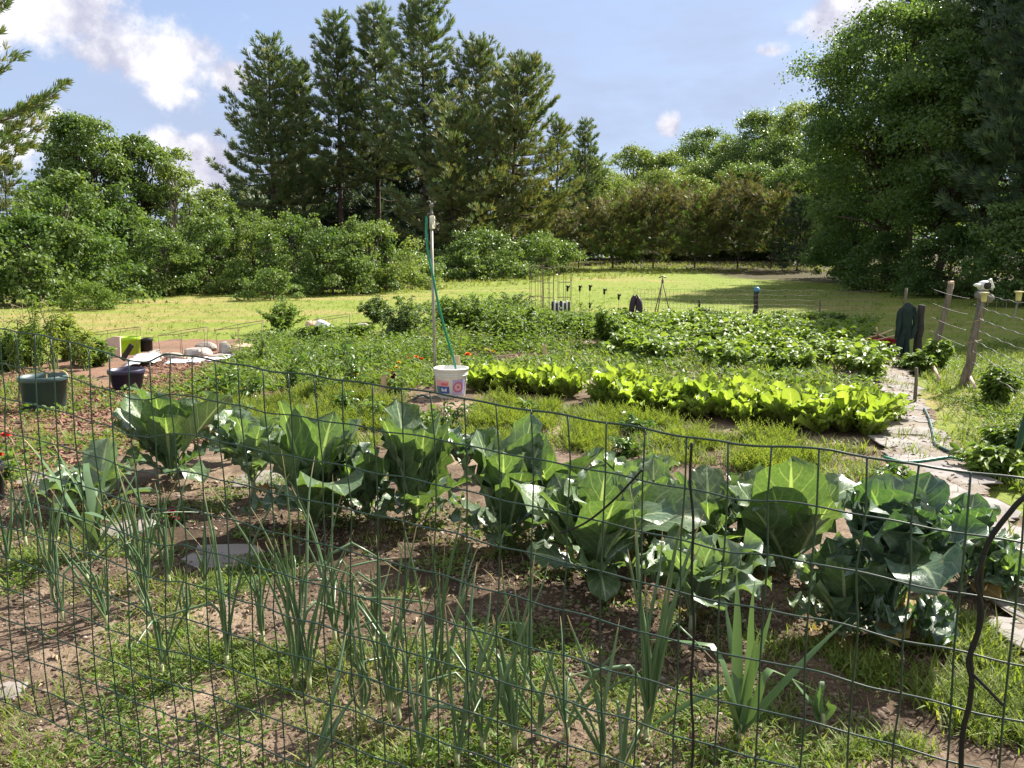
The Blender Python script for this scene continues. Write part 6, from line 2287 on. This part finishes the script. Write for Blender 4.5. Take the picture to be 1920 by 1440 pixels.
# small red cart at the end of the path
x, y = at(1648, 662)
z = float(gz(x, y))
root = thing('garden_cart', 'small red garden cart with pale wooden handles at the end of the path', 'cart', (x, y, z), radians(20))
b = MB()
V = np.array([[-.17, -.12, .10], [.17, -.12, .10], [.17, .12, .10], [-.17, .12, .10], [-.23, -.17, .25], [.23, -.17, .25], [.23, .17, .25], [-.23, .17, .25]])
V2 = np.concatenate([V[:4] * np.array([.93, .93, 1]) + (0, 0, .012), V[4:] * np.array([.95, .95, 1])])
b.add(np.concatenate([V, V2]), [[3, 2, 1, 0], [0, 1, 5, 4], [1, 2, 6, 5], [2, 3, 7, 6], [3, 0, 4, 7], [8, 9, 10, 11], [12, 13, 9, 8], [13, 14, 10, 9], [14, 15, 11, 10], [15, 12, 8, 11], [4, 5, 13, 12], [5, 6, 14, 13], [6, 7, 15, 14], [7, 4, 12, 15]])
b.build('tray', MAT['cart_red'], root, False)
for sx in (-1, 1):
    w_ = MB()
    a = np.linspace(0, 2 * pi, 20)
    w_.tube(np.stack([np.cos(a) * .075, 0 * a + sx * .16, np.sin(a) * .075 + .09], -1), .022, 8, cap=False)
    w_.lathe([(0, -.02), (.06, -.02), (.06, .02), (0, .02)], 14)
    v = w_.V[-1]
    w_.V[-1] = np.stack([v[:, 0], v[:, 2] + sx * .16, v[:, 1] + .09], -1)
    w_.build('wheel', MAT['black_rubber'], root)
    h_ = MB()
    h_.tube([(-.20, sx * .13, .24), (.15, sx * .14, .30), (.42, sx * .15, .38)], .013, 8)
    h_.build('handle', MAT['raw_wood'], root)
b = MB()
b.tube([(.0, -.15, .27), (.0, .15, .33)], .012, 8)
b.tube([(-.05, 0, .3), (-.09, .0, .44)], .012, 8)
b.build('crossbar', MAT['raw_wood'], root)

# hoses by the path, curved dark pole
b = MB()
G = lambda u, v, h=.085: np.array(gpt(u, v, h))
b.tube(spline([G(1732, 782), G(1740, 800), G(1748, 830), G(1752, 850), G(1770, 862), G(1790, 870)], 50), .013, 9)
tag(b.build('garden_hose', MAT['hose_dark']), 'dark green hose curving along the right side of the path', 'hose')
b = MB()
b.tube(spline([G(1655, 880, .10), G(1690, 886), G(1730, 884), G(1770, 878), G(1790, 879), G(1830, 884, .06), G(1900, 890, .05)], 50), .011, 8)
tag(b.build('garden_hose', MAT['hose_green']), 'bright green hose lying across the path behind the broccoli', 'hose')
b = MB()
q = W_(1908, 845, 5.9)
b.tube(spline([W_(1945, 690, 5.7), W_(1930, 760, 5.8), W_(1916, 810, 5.85), W_(1905, 850, 5.9), W_(1885, 868, 6.0), np.array(gpt(1862, 880, .03))], 40), .022, 10)
tag(b.build('curved_pole', MAT['hose_dark']), 'dark curved pole bending to the ground at the right edge', 'pole')
b = MB()
q = np.array(gpt(1714, 765, .02))
b.tube([q, q + (.0, 0, .25), q + (-.01, 0, .42)], [.02, .018, .016], 8)
tag(b.build('wood_stake', MAT['grey_wood']), 'short weathered stake beside the far part of the path', 'stake')
for i, (u, v, u2, v2, lab) in enumerate([(1808, 712, 1828, 735, 'pale broken board lying at the foot of the gnarled post'), (1740, 690, 1762, 720, 'fallen pale stick at the foot of the leaning post')]):
    b = MB()
    p, q = np.array(gpt(u, v, .10)), np.array(gpt(u2, v2, .05))
    b.tube([p, (p + q) / 2 + (0, 0, .03), q], [.022, .024, .02], 6)
    tag(b.build('broken_board', MAT['board_pink']), lab, 'board')
